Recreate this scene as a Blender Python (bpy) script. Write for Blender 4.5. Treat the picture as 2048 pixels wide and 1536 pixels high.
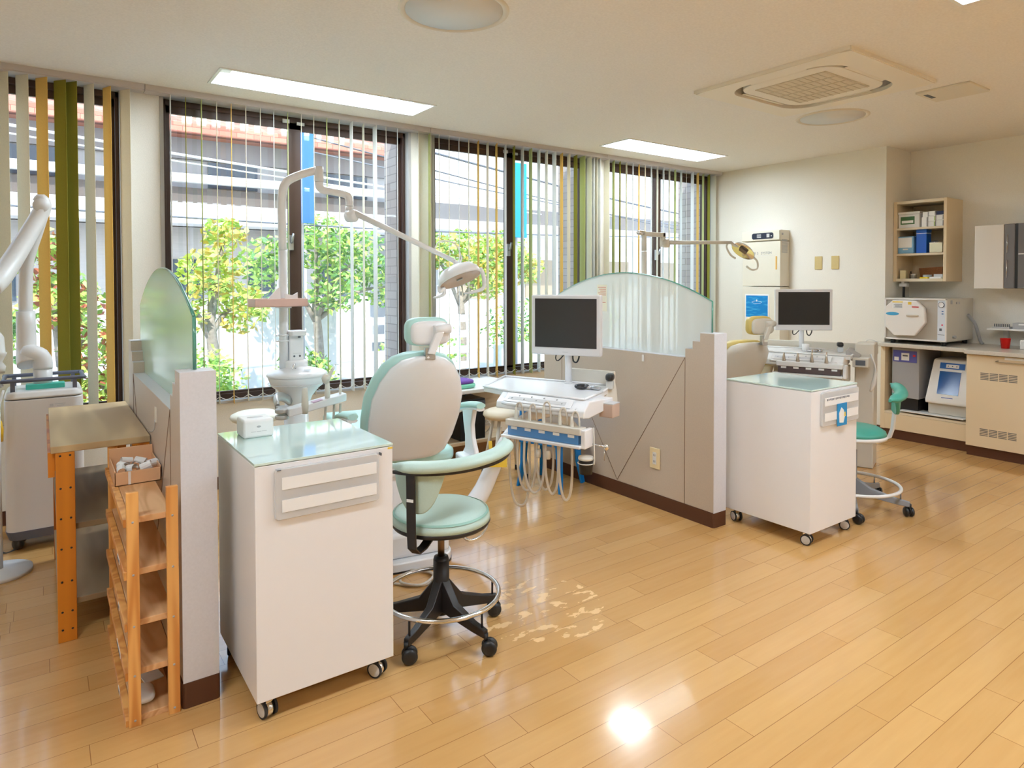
import bpy, bmesh, math, random
from math import pi, sin, cos, radians as R
from mathutils import Vector as V, Matrix as M4, noise as NZ
random.seed(7)
SC = bpy.context.scene
for o in list(bpy.data.objects): bpy.data.objects.remove(o)
COL = SC.collection

# ---------------------------------------------------------------- camera
F_PX, CY = 1319.454, 593.6
yaw, pit, rol = R(35.494884), R(-1.243457), R(-0.077045)
fw = V((sin(yaw)*cos(pit), cos(yaw)*cos(pit), sin(pit)))
rt = V((cos(yaw), -sin(yaw), 0)); up = rt.cross(fw)
rr = rt*cos(rol) + up*sin(rol); uu = up*cos(rol) - rt*sin(rol)
cd = bpy.data.cameras.new('camera'); cam = bpy.data.objects.new('camera', cd); COL.objects.link(cam)
cam.matrix_world = M4(((rr.x, uu.x, -fw.x, 0), (rr.y, uu.y, -fw.y, 0), (rr.z, uu.z, -fw.z, 1.3), (0, 0, 0, 1)))
cd.sensor_fit = 'HORIZONTAL'; cd.sensor_width = 36; cd.lens = F_PX/2048*36
cd.shift_y = -(768-CY)/2048; cd.clip_start = .05; cd.clip_end = 300
SC.camera = cam

# ---------------------------------------------------------------- world, sun, exposure
W = bpy.data.worlds.new('world'); SC.world = W; W.use_nodes = True
wn = W.node_tree.nodes; wl = W.node_tree.links
bg = wn['Background']
tc = wn.new('ShaderNodeTexCoord'); sx = wn.new('ShaderNodeSeparateXYZ'); cr = wn.new('ShaderNodeValToRGB')
wl.new(tc.outputs['Generated'], sx.inputs[0]); wl.new(sx.outputs['Z'], cr.inputs[0]); wl.new(cr.outputs[0], bg.inputs[0])
cr.color_ramp.elements[0].color = (.88, .93, 1, 1); cr.color_ramp.elements[1].color = (.42, .66, 1, 1)
cr.color_ramp.elements[1].position = .7
bg.inputs[1].default_value = 1.9
sd = bpy.data.lights.new('sun', 'SUN'); sd.energy = 3.6; sd.angle = R(.6); sd.color = (1, .96, .88)
sun = bpy.data.objects.new('sun', sd); COL.objects.link(sun)
sun.rotation_euler = V((-.45, -1.0, 1.35)).to_track_quat('Z', 'Y').to_euler()
vs = SC.view_settings; vs.view_transform = 'Standard'; vs.look = 'None'; vs.exposure = 1.0; vs.gamma = 1.0
vs.use_curve_mapping = False
cy = SC.cycles; cy.use_denoising = True; cy.max_bounces = 10; cy.diffuse_bounces = 5; cy.glossy_bounces = 4
cy.transparent_max_bounces = 24; cy.transmission_bounces = 6; cy.caustics_reflective = False; cy.caustics_refractive = False
cy.sample_clamp_indirect = 4.0
LAMP = 19.0        # emission of the fluorescent troughs

# ---------------------------------------------------------------- materials
def srgb(r, g, b):
    f = lambda c: (c/255/12.92) if c <= 10 else ((c/255+.055)/1.055)**2.4
    return (f(r), f(g), f(b))
MATS = {}
def P(name, col, rough=.5, metal=0, coat=0, spec=.5, emis=0, ecol=None, trans=0, alpha=1, sub=0):
    m = bpy.data.materials.new(name); m.use_nodes = True; b = m.node_tree.nodes['Principled BSDF']
    b.inputs['Base Color'].default_value = (*col, 1); b.inputs['Roughness'].default_value = rough
    b.inputs['Metallic'].default_value = metal; b.inputs['Coat Weight'].default_value = coat
    b.inputs['Coat Roughness'].default_value = .08
    b.inputs['Specular IOR Level'].default_value = spec; b.inputs['Transmission Weight'].default_value = trans
    b.inputs['Alpha'].default_value = alpha
    if emis:
        b.inputs['Emission Color'].default_value = (*(ecol or col), 1); b.inputs['Emission Strength'].default_value = emis
    MATS[name] = m
    return m
def grain(m, scale=60, amt=.06, bump=0.0, stretch=(1, 1, 1), detail=4):
    """vary a material's own colour with noise, optionally bump"""
    nt = m.node_tree; n = nt.nodes; l = nt.links; b = n['Principled BSDF']
    t = n.new('ShaderNodeTexCoord'); mp = n.new('ShaderNodeMapping'); mp.inputs['Scale'].default_value = stretch
    nz = n.new('ShaderNodeTexNoise'); nz.inputs['Scale'].default_value = scale; nz.inputs['Detail'].default_value = detail
    l.new(t.outputs['Object'], mp.inputs[0]); l.new(mp.outputs[0], nz.inputs[0])
    c = b.inputs['Base Color'].default_value[:]
    rp = n.new('ShaderNodeValToRGB'); e = rp.color_ramp.elements
    e[0].position = .3; e[1].position = .7
    e[0].color = (c[0]*(1-amt), c[1]*(1-amt), c[2]*(1-amt), 1); e[1].color = (min(1, c[0]*(1+amt)), min(1, c[1]*(1+amt)), min(1, c[2]*(1+amt)), 1)
    l.new(nz.outputs[0], rp.inputs[0]); l.new(rp.outputs[0], b.inputs['Base Color'])
    if bump:
        bp = n.new('ShaderNodeBump'); bp.inputs['Strength'].default_value = bump; bp.inputs['Distance'].default_value = .002
        l.new(nz.outputs[0], bp.inputs['Height']); l.new(bp.outputs[0], b.inputs['Normal'])
    return m
def woodmat(name, c1, c2, scale=9, stretch=(1, .08, 1), rough=.45, freq=38.0, dist=3.0):
    m = P(name, c1, rough); nt = m.node_tree; n = nt.nodes; l = nt.links; b = n['Principled BSDF']
    t = n.new('ShaderNodeTexCoord'); mp = n.new('ShaderNodeMapping'); mp.inputs['Scale'].default_value = stretch
    oi = n.new('ShaderNodeObjectInfo'); ad = n.new('ShaderNodeVectorMath'); ad.operation = 'ADD'
    sc = n.new('ShaderNodeVectorMath'); sc.operation = 'SCALE'; sc.inputs['Scale'].default_value = 7.0
    cb = n.new('ShaderNodeCombineXYZ'); l.new(oi.outputs['Random'], cb.inputs[0]); l.new(oi.outputs['Random'], cb.inputs[2])
    l.new(cb.outputs[0], sc.inputs[0]); l.new(t.outputs['Object'], ad.inputs[0]); l.new(sc.outputs[0], ad.inputs[1])
    l.new(ad.outputs[0], mp.inputs[0])
    nz = n.new('ShaderNodeTexNoise'); nz.inputs['Scale'].default_value = scale; nz.inputs['Distortion'].default_value = dist*.3
    l.new(mp.outputs[0], nz.inputs[0])
    wv = n.new('ShaderNodeMath'); wv.operation = 'MULTIPLY'; wv.inputs[1].default_value = freq
    sn = n.new('ShaderNodeMath'); sn.operation = 'SINE'
    l.new(nz.outputs[0], wv.inputs[0]); l.new(wv.outputs[0], sn.inputs[0])
    mr = n.new('ShaderNodeMapRange'); mr.inputs[1].default_value = -1; mr.inputs[2].default_value = 1
    l.new(sn.outputs[0], mr.inputs[0])
    mx = n.new('ShaderNodeMix'); mx.data_type = 'RGBA'; mx.inputs[6].default_value = (*c1, 1); mx.inputs[7].default_value = (*c2, 1)
    l.new(mr.outputs[0], mx.inputs[0]); l.new(mx.outputs[2], b.inputs['Base Color'])
    return m
def glassmat(name, tint=(.96, .99, .98), refl=.10, rough=0.0, haze=0.0, hcol=(.8, .9, .88)):
    """thin pane: fresnel mirror over a transparent (and optionally frosted) body"""
    m = bpy.data.materials.new(name); m.use_nodes = True; n = m.node_tree.nodes; l = m.node_tree.links
    n.remove(n['Principled BSDF']); out = n['Material Output']
    tr = n.new('ShaderNodeBsdfTransparent'); tr.inputs[0].default_value = (*tint, 1)
    gl = n.new('ShaderNodeBsdfGlossy'); gl.inputs['Roughness'].default_value = rough; gl.inputs[0].default_value = (1, 1, 1, 1)
    lw = n.new('ShaderNodeLayerWeight'); lw.inputs[0].default_value = .5
    pw = n.new('ShaderNodeMath'); pw.operation = 'POWER'; pw.inputs[1].default_value = 5.0; l.new(lw.outputs['Facing'], pw.inputs[0])
    ml = n.new('ShaderNodeMath'); ml.operation = 'MULTIPLY_ADD'; ml.inputs[1].default_value = .9; ml.inputs[2].default_value = refl
    l.new(pw.outputs[0], ml.inputs[0]); body = tr
    if haze:
        df = n.new('ShaderNodeBsdfDiffuse'); df.inputs[0].default_value = (*hcol, 1)
        tl = n.new('ShaderNodeBsdfTranslucent'); tl.inputs[0].default_value = (*hcol, 1)
        dm = n.new('ShaderNodeMixShader'); dm.inputs[0].default_value = .5; l.new(df.outputs[0], dm.inputs[1]); l.new(tl.outputs[0], dm.inputs[2])
        hm = n.new('ShaderNodeMixShader'); hm.inputs[0].default_value = haze
        l.new(tr.outputs[0], hm.inputs[1]); l.new(dm.outputs[0], hm.inputs[2]); body = hm
    mx = n.new('ShaderNodeMixShader'); l.new(ml.outputs[0], mx.inputs[0]); l.new(body.outputs[0], mx.inputs[1]); l.new(gl.outputs[0], mx.inputs[2])
    l.new(mx.outputs[0], out.inputs[0]); MATS[name] = m
    return m
def fabric(name, col, tl=.35):
    m = bpy.data.materials.new(name); m.use_nodes = True; n = m.node_tree.nodes; l = m.node_tree.links
    n.remove(n['Principled BSDF']); out = n['Material Output']
    t = n.new('ShaderNodeTexCoord'); nz = n.new('ShaderNodeTexNoise'); nz.inputs['Scale'].default_value = 220
    rp = n.new('ShaderNodeValToRGB'); e = rp.color_ramp.elements
    e[0].color = (*[c*.9 for c in col], 1); e[1].color = (*[min(1, c*1.08) for c in col], 1)
    l.new(t.outputs['Object'], nz.inputs[0]); l.new(nz.outputs[0], rp.inputs[0])
    d = n.new('ShaderNodeBsdfDiffuse'); s = n.new('ShaderNodeBsdfTranslucent'); x = n.new('ShaderNodeMixShader')
    x.inputs[0].default_value = tl
    l.new(rp.outputs[0], d.inputs[0]); l.new(rp.outputs[0], s.inputs[0]); l.new(d.outputs[0], x.inputs[1]); l.new(s.outputs[0], x.inputs[2])
    l.new(x.outputs[0], out.inputs[0]); MATS[name] = m
    return m

WHITE = P('white_enamel', (.84, .83, .84), .28)
IVORY = P('ivory_plastic', (.76, .72, .62), .4)
OFFWH = P('offwhite_plastic', (.74, .73, .71), .38)
GREYP = P('grey_plastic', (.42, .42, .43), .45)
LGREY = P('light_grey_plastic', (.60, .60, .61), .4)
DGREY = P('dark_grey_plastic', (.10, .11, .13), .45)
BLACK = P('black_plastic', (.012, .012, .013), .35)
RUBBER = P('black_rubber', (.02, .02, .022), .6)
CHROME = P('chrome', (.78, .78, .78), .16, 1)
STEEL = P('brushed_steel', (.52, .52, .52), .32, 1)
PAPER = P('paper', (.86, .86, .85), .7)
INK = P('ink', (.16, .17, .2), .7)
HOSE = P('hose_cream', (.66, .60, .52), .45)
MINT = grain(P('mint_vinyl', srgb(192, 216, 206), .42), 300, .03, .15)
TEAL = grain(P('teal_vinyl', srgb(72, 160, 142), .35), 300, .04, .15)
YELL = P('yellow_label', srgb(236, 200, 70), .5)
BLUEP = P('blue_plastic', srgb(0, 112, 196), .3)
RED = P('red_plastic', srgb(214, 22, 14), .35)

# ---------------------------------------------------------------- mesh helpers
class MB:
    def __init__(s): s.bm = bmesh.new(); s.mats = []
    def _mi(s, m):
        if m is None: return 0
        if m not in s.mats: s.mats.append(m)
        return s.mats.index(m)
    def face(s, pts, m=None):
        f = s.bm.faces.new([s.bm.verts.new(p) for p in pts]); f.material_index = s._mi(m); return f
    def box(s, x0, x1, y0, y1, z0, z1, m=None, rot=None, org=None):
        vs = [V((x, y, z)) for z in (z0, z1) for y in (y0, y1) for x in (x0, x1)]
        if rot is not None:
            c = V(org) if org is not None else V(((x0+x1)/2, (y0+y1)/2, (z0+z1)/2))
            vs = [rot @ (v-c) + c for v in vs]
        b = [s.bm.verts.new(v) for v in vs]; mi = s._mi(m)
        for q in ((0, 2, 3, 1), (4, 5, 7, 6), (0, 1, 5, 4), (2, 6, 7, 3), (0, 4, 6, 2), (1, 3, 7, 5)):
            f = s.bm.faces.new([b[i] for i in q]); f.material_index = mi
        return s
    def prism(s, poly, z0, z1, axis='z', m=None, top=None):
        """poly 2D points extruded along an axis; top = optional other polygon for the far end"""
        def mk(p, h):
            return V((p[0], p[1], h)) if axis == 'z' else V((p[0], h, p[1])) if axis == 'y' else V((h, p[0], p[1]))
        a = [s.bm.verts.new(mk(p, z0)) for p in poly]; b = [s.bm.verts.new(mk(p, z1)) for p in (top or poly)]
        n = len(poly); mi = s._mi(m)
        fs = [s.bm.faces.new(a[::-1]), s.bm.faces.new(b)]
        for i in range(n): fs.append(s.bm.faces.new([a[i], a[(i+1) % n], b[(i+1) % n], b[i]]))
        for f in fs: f.material_index = mi
        return s
    def ring(s, c, r, t, b, n, k=1.0): return [s.bm.verts.new(V(c) + t*(r*cos(2*pi*i/n)) + b*(r*k*sin(2*pi*i/n))) for i in range(n)]
    def tube(s, pts, r, n=10, m=None, smooth=0, caps=True, closed=False, k=1.0):
        pts = [V(p) for p in pts]
        rs = list(r) if hasattr(r, '__len__') else [r]*len(pts)
        if smooth:
            P2, R2 = [], []; L = len(pts); rng = range(L if closed else L-1)
            for i in rng:
                p0 = pts[(i-1) % L] if (i > 0 or closed) else pts[0]*2-pts[1]
                p1 = pts[i]; p2 = pts[(i+1) % L]; p3 = pts[(i+2) % L] if (i < L-2 or closed) else p2*2-p1
                for j in range(smooth):
                    t = j/smooth
                    P2.append(.5*((2*p1)+(p2-p0)*t+(2*p0-5*p1+4*p2-p3)*t*t+(3*p1-p0-3*p2+p3)*t**3))
                    R2.append(rs[i]*(1-t)+rs[(i+1) % L]*t)
            if not closed: P2.append(pts[-1]); R2.append(rs[-1])
            pts, rs = P2, R2
        L = len(pts); rings = []; prev = None
        for i, p in enumerate(pts):
            if closed: d = pts[(i+1) % L]-pts[i-1]
            else: d = pts[min(i+1, L-1)]-pts[max(i-1, 0)]
            d = d.normalized() if d.length > 1e-9 else V((0, 0, 1))
            if prev is None:
                a = V((0, 0, 1)) if abs(d.z) < .9 else V((1, 0, 0)); t = (a-d*a.dot(d)).normalized()
            else: t = (prev-d*prev.dot(d)); t = t.normalized() if t.length > 1e-6 else prev
            prev = t; rings.append(s.ring(p, rs[i], t, d.cross(t), n, k))
        mi = s._mi(m)
        for i in range(L if closed else L-1):
            A, B = rings[i], rings[(i+1) % L]
            for j in range(n):
                f = s.bm.faces.new([A[j], A[(j+1) % n], B[(j+1) % n], B[j]]); f.material_index = mi; f.smooth = True
        if caps and not closed:
            s.bm.faces.new(rings[0][::-1]).material_index = mi; s.bm.faces.new(rings[-1]).material_index = mi
        return s
    def cyl(s, p0, p1, r0, r1=None, n=24, m=None): return s.tube([p0, p1], [r0, r0 if r1 is None else r1], n, m)
    def lathe(s, prof, c=(0, 0, 0), n=32, m=None, sx=1, sy=1, ax=None):
        """profile of (radius, height) about the z axis (or ax) at c"""
        c = V(c); ax = V(ax).normalized() if ax is not None else V((0, 0, 1)); mi = s._mi(m)
        a = V((1, 0, 0)) if abs(ax.x) < .9 else V((0, 1, 0)); t = (a-ax*a.dot(ax)).normalized(); b = ax.cross(t); rows = []
        for r, h in prof:
            if r < 1e-5: rows.append([s.bm.verts.new(c+ax*h)])
            else: rows.append([s.bm.verts.new(c+ax*h+t*(r*sx*cos(2*pi*i/n))+b*(r*sy*sin(2*pi*i/n))) for i in range(n)])
        for A, B in zip(rows, rows[1:]):
            for i in range(n):
                j = (i+1) % n
                if len(A) == 1 and len(B) == 1: continue
                q = [A[0], B[j], B[i]] if len(A) == 1 else [A[i], A[j], B[0]] if len(B) == 1 else [A[i], A[j], B[j], B[i]]
                f = s.bm.faces.new(q); f.material_index = mi; f.smooth = True
        return s
    def ell(s, c, rx, ry, rz, n=20, k=12, m=None, rot=None, e=1.0):
        """superellipsoid; e<1 squarer"""
        mi = s._mi(m); rows = []; c = V(c)
        sg = lambda v, p: math.copysign(abs(v)**p, v)
        for i in range(k+1):
            a = -pi/2+pi*i/k; row = []
            for j in range(n):
                b = 2*pi*j/n
                p = V((rx*sg(cos(a), e)*sg(cos(b), e), ry*sg(cos(a), e)*sg(sin(b), e), rz*sg(sin(a), e)))
                if rot is not None: p = rot @ p
                row.append(p+c)
                if i in (0, k): break
            rows.append([s.bm.verts.new(p) for p in row])
        for A, B in zip(rows, rows[1:]):
            for i in range(n):
                j = (i+1) % n
                q = [A[0], B[j], B[i]] if len(A) == 1 else [A[i], A[j], B[0]] if len(B) == 1 else [A[i], A[j], B[j], B[i]]
                f = s.bm.faces.new(q); f.material_index = mi; f.smooth = True
        return s
    def loft(s, rows, m=None, caps=True, smooth=True):
        """rows of closed rings with equal point counts"""
        mi = s._mi(m); rv = [[s.bm.verts.new(p) for p in r] for r in rows]; n = len(rows[0])
        for A, B in zip(rv, rv[1:]):
            for i in range(n):
                f = s.bm.faces.new([A[i], A[(i+1) % n], B[(i+1) % n], B[i]]); f.material_index = mi; f.smooth = smooth
        if caps:
            s.bm.faces.new(rv[0][::-1]).material_index = mi; s.bm.faces.new(rv[-1]).material_index = mi
        return s
    def build(s, name, mat, parent=None, bevel=0, seg=2, smooth=None, sub=0, loc=None, rot=None, W=None):
        if W is not None: bmesh.ops.transform(s.bm, matrix=W.matrix_basis.inverted(), verts=s.bm.verts)
        bmesh.ops.recalc_face_normals(s.bm, faces=s.bm.faces)
        me = bpy.data.meshes.new(name); s.bm.to_mesh(me); s.bm.free()
        if s.mats:
            for q in s.mats: me.materials.append(q)
        else: me.materials.append(mat)
        o = bpy.data.objects.new(name, me); COL.objects.link(o)
        if parent is not None: o.parent = parent
        if loc: o.location = loc
        if rot: o.rotation_euler = rot
        if bevel:
            b = o.modifiers.new('bevel', 'BEVEL'); b.width = bevel; b.segments = seg; b.limit_method = 'ANGLE'; b.angle_limit = R(40)
            me.polygons.foreach_set('use_smooth', [True]*len(me.polygons))
            w = o.modifiers.new('wn', 'WEIGHTED_NORMAL'); w.keep_sharp = True
            if hasattr(me, 'set_sharp_from_angle'): me.set_sharp_from_angle(angle=R(50))
        if sub:
            b = o.modifiers.new('sub', 'SUBSURF'); b.levels = sub; b.render_levels = sub
            me.polygons.foreach_set('use_smooth', [True]*len(me.polygons))
        return o
def bx(x0, x1, y0, y1, z0, z1, **k): return MB().box(x0, x1, y0, y1, z0, z1, **k)
def tag(o, label, cat, group=None, kind=None):
    o['label'] = label; o['category'] = cat
    if group: o['group'] = group
    if kind: o['kind'] = kind
    return o
def thing(name, label, cat, loc=(0, 0, 0), rz=0, group=None):
    o = bpy.data.objects.new(name, None); COL.objects.link(o); o.location = loc; o.rotation_euler = (0, 0, rz)
    o.empty_display_size = .1
    return tag(o, label, cat, group)
def struct(o, label=None):
    o['kind'] = 'structure'
    if label: o['label'] = label
    return o
def kids(o): return [c for c in bpy.data.objects if c.parent == o]
def dup(o, loc=None, rz=None, label=None, parent=None, group=None):
    c = o.copy(); COL.objects.link(c)
    if parent is not None: c.parent = parent
    for k in kids(o):
        dup(k, parent=c)
    if loc is not None: c.location = loc
    if rz is not None: c.rotation_euler = (0, 0, rz)
    if label: c['label'] = label
    if group: c['group'] = group
    return c
def text(s, size, mat, parent, name='lettering', loc=(0, 0, 0), rot=(0, 0, 0), ax='CENTER', ext=.0004, squash=1):
    cu = bpy.data.curves.new('t', 'FONT'); cu.body = s; cu.size = size; cu.align_x = ax; cu.align_y = 'CENTER'; cu.extrude = ext
    to = bpy.data.objects.new('t', cu); COL.objects.link(to)
    dg = bpy.context.evaluated_depsgraph_get(); me = bpy.data.meshes.new_from_object(to.evaluated_get(dg))
    bpy.data.objects.remove(to); me.materials.clear(); me.materials.append(mat)
    for v in me.vertices: v.co.x *= squash
    o = bpy.data.objects.new(name, me); COL.objects.link(o); o.parent = parent; o.location = loc; o.rotation_euler = rot
    return o
def rrect(x0, x1, y0, y1, r, n=5):
    out = []
    for cx, cy_, a in ((x1-r, y0+r, -90), (x1-r, y1-r, 0), (x0+r, y1-r, 90), (x0+r, y0+r, 180)):
        for i in range(n+1):
            t = R(a+90*i/n); out.append((cx+r*cos(t), cy_+r*sin(t)))
    return out
# ---------------------------------------------------------------- room shell
WALLC = srgb(236, 232, 222)
wallm = grain(P('wallpaper_cream', WALLC, .85), 180, .03, .25)
ceilm = grain(P('ceiling_paper', srgb(238, 234, 228), .9), 90, .04, .5)
alum = P('window_trim_alu', (.50, .49, .47), .5)
railm = P('blind_rail', srgb(196, 188, 182), .5)
frm = P('window_frame_bronze', srgb(74, 52, 42), .45)
baseb = P('baseboard_brown', srgb(84, 48, 28), .5)
brick = P('brick_tile', (.5, .42, .36), .8)
def brickmat(m, c1, c2, mortar, w=.2, h=.06):
    nt = m.node_tree; n = nt.nodes; l = nt.links; b = n['Principled BSDF']
    g = n.new('ShaderNodeNewGeometry'); sp = n.new('ShaderNodeSeparateXYZ'); l.new(g.outputs['Position'], sp.inputs[0])
    ad = n.new('ShaderNodeMath'); ad.operation = 'ADD'; l.new(sp.outputs[0], ad.inputs[0]); l.new(sp.outputs[1], ad.inputs[1])
    cb = n.new('ShaderNodeCombineXYZ'); l.new(ad.outputs[0], cb.inputs[0]); l.new(sp.outputs[2], cb.inputs[1])
    t = n.new('ShaderNodeTexBrick'); t.inputs['Scale'].default_value = 1; t.inputs['Brick Width'].default_value = w
    t.inputs['Row Height'].default_value = h; t.inputs['Mortar Size'].default_value = .004
    t.inputs['Color1'].default_value = (*c1, 1); t.inputs['Color2'].default_value = (*c2, 1); t.inputs['Mortar'].default_value = (*mortar, 1)
    l.new(cb.outputs[0], t.inputs[0]); l.new(t.outputs[0], b.inputs['Base Color'])
brickmat(brick, srgb(190, 178, 170), srgb(170, 155, 148), srgb(150, 138, 132), .22, .065)

CZ, WY, EX, RX, RY = 2.447, 4.44, 5.817, 6.26, 2.715
XL, YB = -2.4, -3.2
# floor: boards along x, 96.5 mm wide, 895 mm long
fm = P('floor_boards', (.6, .4, .2), .16); nt = fm.node_tree; n = nt.nodes; l = nt.links; b = n['Principled BSDF']
b.inputs['Coat Weight'].default_value = .45; b.inputs['Coat Roughness'].default_value = .075
def mth(op, a=None, c=None, v=None):
    q = n.new('ShaderNodeMath'); q.operation = op
    if a is not None:
        if isinstance(a, float): q.inputs[0].default_value = a
        else: l.new(a, q.inputs[0])
    if c is not None:
        if isinstance(c, float): q.inputs[1].default_value = c
        else: l.new(c, q.inputs[1])
    return q.outputs[0]
g = n.new('ShaderNodeNewGeometry'); sp = n.new('ShaderNodeSeparateXYZ'); l.new(g.outputs['Position'], sp.inputs[0])
v = mth('DIVIDE', mth('SUBTRACT', sp.outputs[1], 1.4045), .0972); row = mth('FLOOR', v)
wn1 = n.new('ShaderNodeTexWhiteNoise'); wn1.noise_dimensions = '1D'; l.new(row, wn1.inputs['W'])
u = mth('ADD', mth('DIVIDE', sp.outputs[0], .895), mth('MULTIPLY', wn1.outputs[0], 5.0)); colm = mth('FLOOR', u)
fv = mth('FRACT', v); fu = mth('FRACT', u)
def near(f, w): return mth('LESS_THAN', mth('MINIMUM', f, mth('SUBTRACT', 1.0, f)), w)
seam = mth('MAXIMUM', near(fv, .0095), near(fu, .0011))
cb = n.new('ShaderNodeCombineXYZ'); l.new(row, cb.inputs[0]); l.new(colm, cb.inputs[1])
wn2 = n.new('ShaderNodeTexWhiteNoise'); wn2.noise_dimensions = '2D'; l.new(cb.outputs[0], wn2.inputs['Vector'])
mp = n.new('ShaderNodeMapping'); mp.inputs['Scale'].default_value = (1.2, 14, 1); l.new(g.outputs['Position'], mp.inputs[0])
nz = n.new('ShaderNodeTexNoise'); nz.inputs['Scale'].default_value = 3; nz.inputs['Detail'].default_value = 5; l.new(mp.outputs[0], nz.inputs[0])
mixf = mth('ADD', mth('MULTIPLY', wn2.outputs[0], .45), mth('MULTIPLY', nz.outputs[0], .55))
rp = n.new('ShaderNodeValToRGB'); e = rp.color_ramp.elements
e[0].color = (*srgb(196, 146, 86), 1); e[1].color = (*srgb(214, 168, 108), 1); e[0].position = .15; e[1].position = .9
l.new(mixf, rp.inputs[0])
# worn patch where the finish has flaked in front of the stool
pt = n.new('ShaderNodeTexNoise'); pt.inputs['Scale'].default_value = 11; pt.inputs['Detail'].default_value = 3
mp2 = n.new('ShaderNodeMapping'); mp2.inputs['Scale'].default_value = (1.0, 2.2, 1); mp2.inputs['Rotation'].default_value = (0, 0, .35)
l.new(g.outputs['Position'], mp2.inputs[0]); l.new(mp2.outputs[0], pt.inputs[0])
vd = n.new('ShaderNodeVectorMath'); vd.operation = 'DISTANCE'; vd.inputs[1].default_value = (1.60, 2.06, 0); l.new(g.outputs['Position'], vd.inputs[0])
near_p = mth('LESS_THAN', vd.outputs['Value'], .27)
flake = mth('MULTIPLY', mth('GREATER_THAN', pt.outputs[0], .575), near_p)
m1 = n.new('ShaderNodeMix'); m1.data_type = 'RGBA'; l.new(flake, m1.inputs[0]); l.new(rp.outputs[0], m1.inputs[6]); m1.inputs[7].default_value = (*srgb(238, 196, 138), 1)
m2 = n.new('ShaderNodeMix'); m2.data_type = 'RGBA'; l.new(seam, m2.inputs[0]); l.new(m1.outputs[2], m2.inputs[6]); m2.inputs[7].default_value = (*srgb(150, 104, 60), 1)
l.new(m2.outputs[2], b.inputs['Base Color'])
lown = n.new('ShaderNodeTexNoise'); lown.inputs['Scale'].default_value = 1.7; lown.inputs['Detail'].default_value = 2; l.new(g.outputs['Position'], lown.inputs[0])
mr = n.new('ShaderNodeMapRange'); l.new(lown.outputs[0], mr.inputs[0]); mr.inputs[3].default_value = .10; mr.inputs[4].default_value = .26
rg = mth('MAXIMUM', mr.outputs[0], mth('MULTIPLY', flake, .6)); l.new(rg, b.inputs['Roughness'])
bp = n.new('ShaderNodeBump'); bp.inputs['Strength'].default_value = .25; bp.inputs['Distance'].default_value = .0012
hgt = mth('SUBTRACT', mth('MULTIPLY', lown.outputs[0], .6), seam); l.new(hgt, bp.inputs['Height']); l.new(bp.outputs[0], b.inputs['Normal']); l.new(bp.outputs[0], b.inputs['Coat Normal'])
struct(bx(XL-.15, RX+.15, YB-.15, WY+.16, -.12, 0).build('floor', fm))

# fixtures' openings in the ceiling
LIGHTS = [(.80, 2.085, 3.785, 4.09), (3.835, 5.067, 3.76, 4.09), (1.86, 3.113, .83, 1.158), (-1.3, -.05, .83, 1.158), (1.3, 2.55, -1.5, -1.17), (4.2, 5.45, -1.5, -1.17)]  # those out of view are unseen fixtures, added to brighten the room
ACR = (3.30, 4.05, 1.80, 2.48)
def ceiling():
    mb = MB(); xs = sorted({XL-.15, RX+.15} | {a for q in LIGHTS+[ACR] for a in q[:2]}); ys = sorted({YB-.15, WY+.16} | {a for q in LIGHTS+[ACR] for a in q[2:]})
    for i in range(len(xs)-1):
        for j in range(len(ys)-1):
            mx_, my_ = (xs[i]+xs[i+1])/2, (ys[j]+ys[j+1])/2
            if any(q[0] < mx_ < q[1] and q[2] < my_ < q[3] for q in LIGHTS+[ACR]): continue
            mb.box(xs[i], xs[i+1], ys[j], ys[j+1], CZ, CZ+.16)
    bmesh.ops.remove_doubles(mb.bm, verts=mb.bm.verts, dist=1e-5)
    import itertools
    seen = {}
    for f in list(mb.bm.faces):
        k = tuple(round(c, 4) for c in f.calc_center_median()); seen.setdefault(k, []).append(f)
    bmesh.ops.delete(mb.bm, geom=[f for v_ in seen.values() if len(v_) > 1 for f in v_], context='FACES_ONLY')
    return mb.build('ceiling', ceilm)
struct(ceiling())
# window wall: openings x0, x1
WIN = [(-1.27, .381), (.607, 2.223), (2.443, 4.02), (4.24, 5.74)]
WZ0, WZ1 = .556, 2.413
def window_wall():
    mb = MB(); y0, y1 = WY, WY+.16
    mb.box(XL-.15, EX+.15, y0, y1, 0, WZ0-.016); mb.box(XL-.15, EX+.15, y0, y1, WZ1+.02, CZ)
    xs = [XL-.15]+[c for a, b_ in WIN for c in (a-.02, b_+.02)]+[EX+.15]
    for a, b_ in zip(xs[::2], xs[1::2]): mb.box(a, b_, y0, y1, WZ0-.016, WZ1+.02)
    return mb.build('wall_back', wallm)
struct(window_wall())
struct(bx(XL-.15, XL, YB, WY, 0, CZ).build('wall_left', wallm))
struct(bx(XL-.15, RX+.15, YB-.15, YB, 0, CZ).build('wall_front', wallm))
struct(bx(EX, RX+.15, RY, WY, 0, CZ).build('wall_right', wallm)); struct(bx(RX, RX+.15, YB, RY, 0, CZ).build('wall_recess', wallm))
struct(bx(-2.4, EX, WY-.008, WY, 0, .078).build('baseboard_back', baseb))
struct(bx(EX-.008, EX, RY, WY-.008, 0, .078).build('baseboard_right', baseb))
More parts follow.
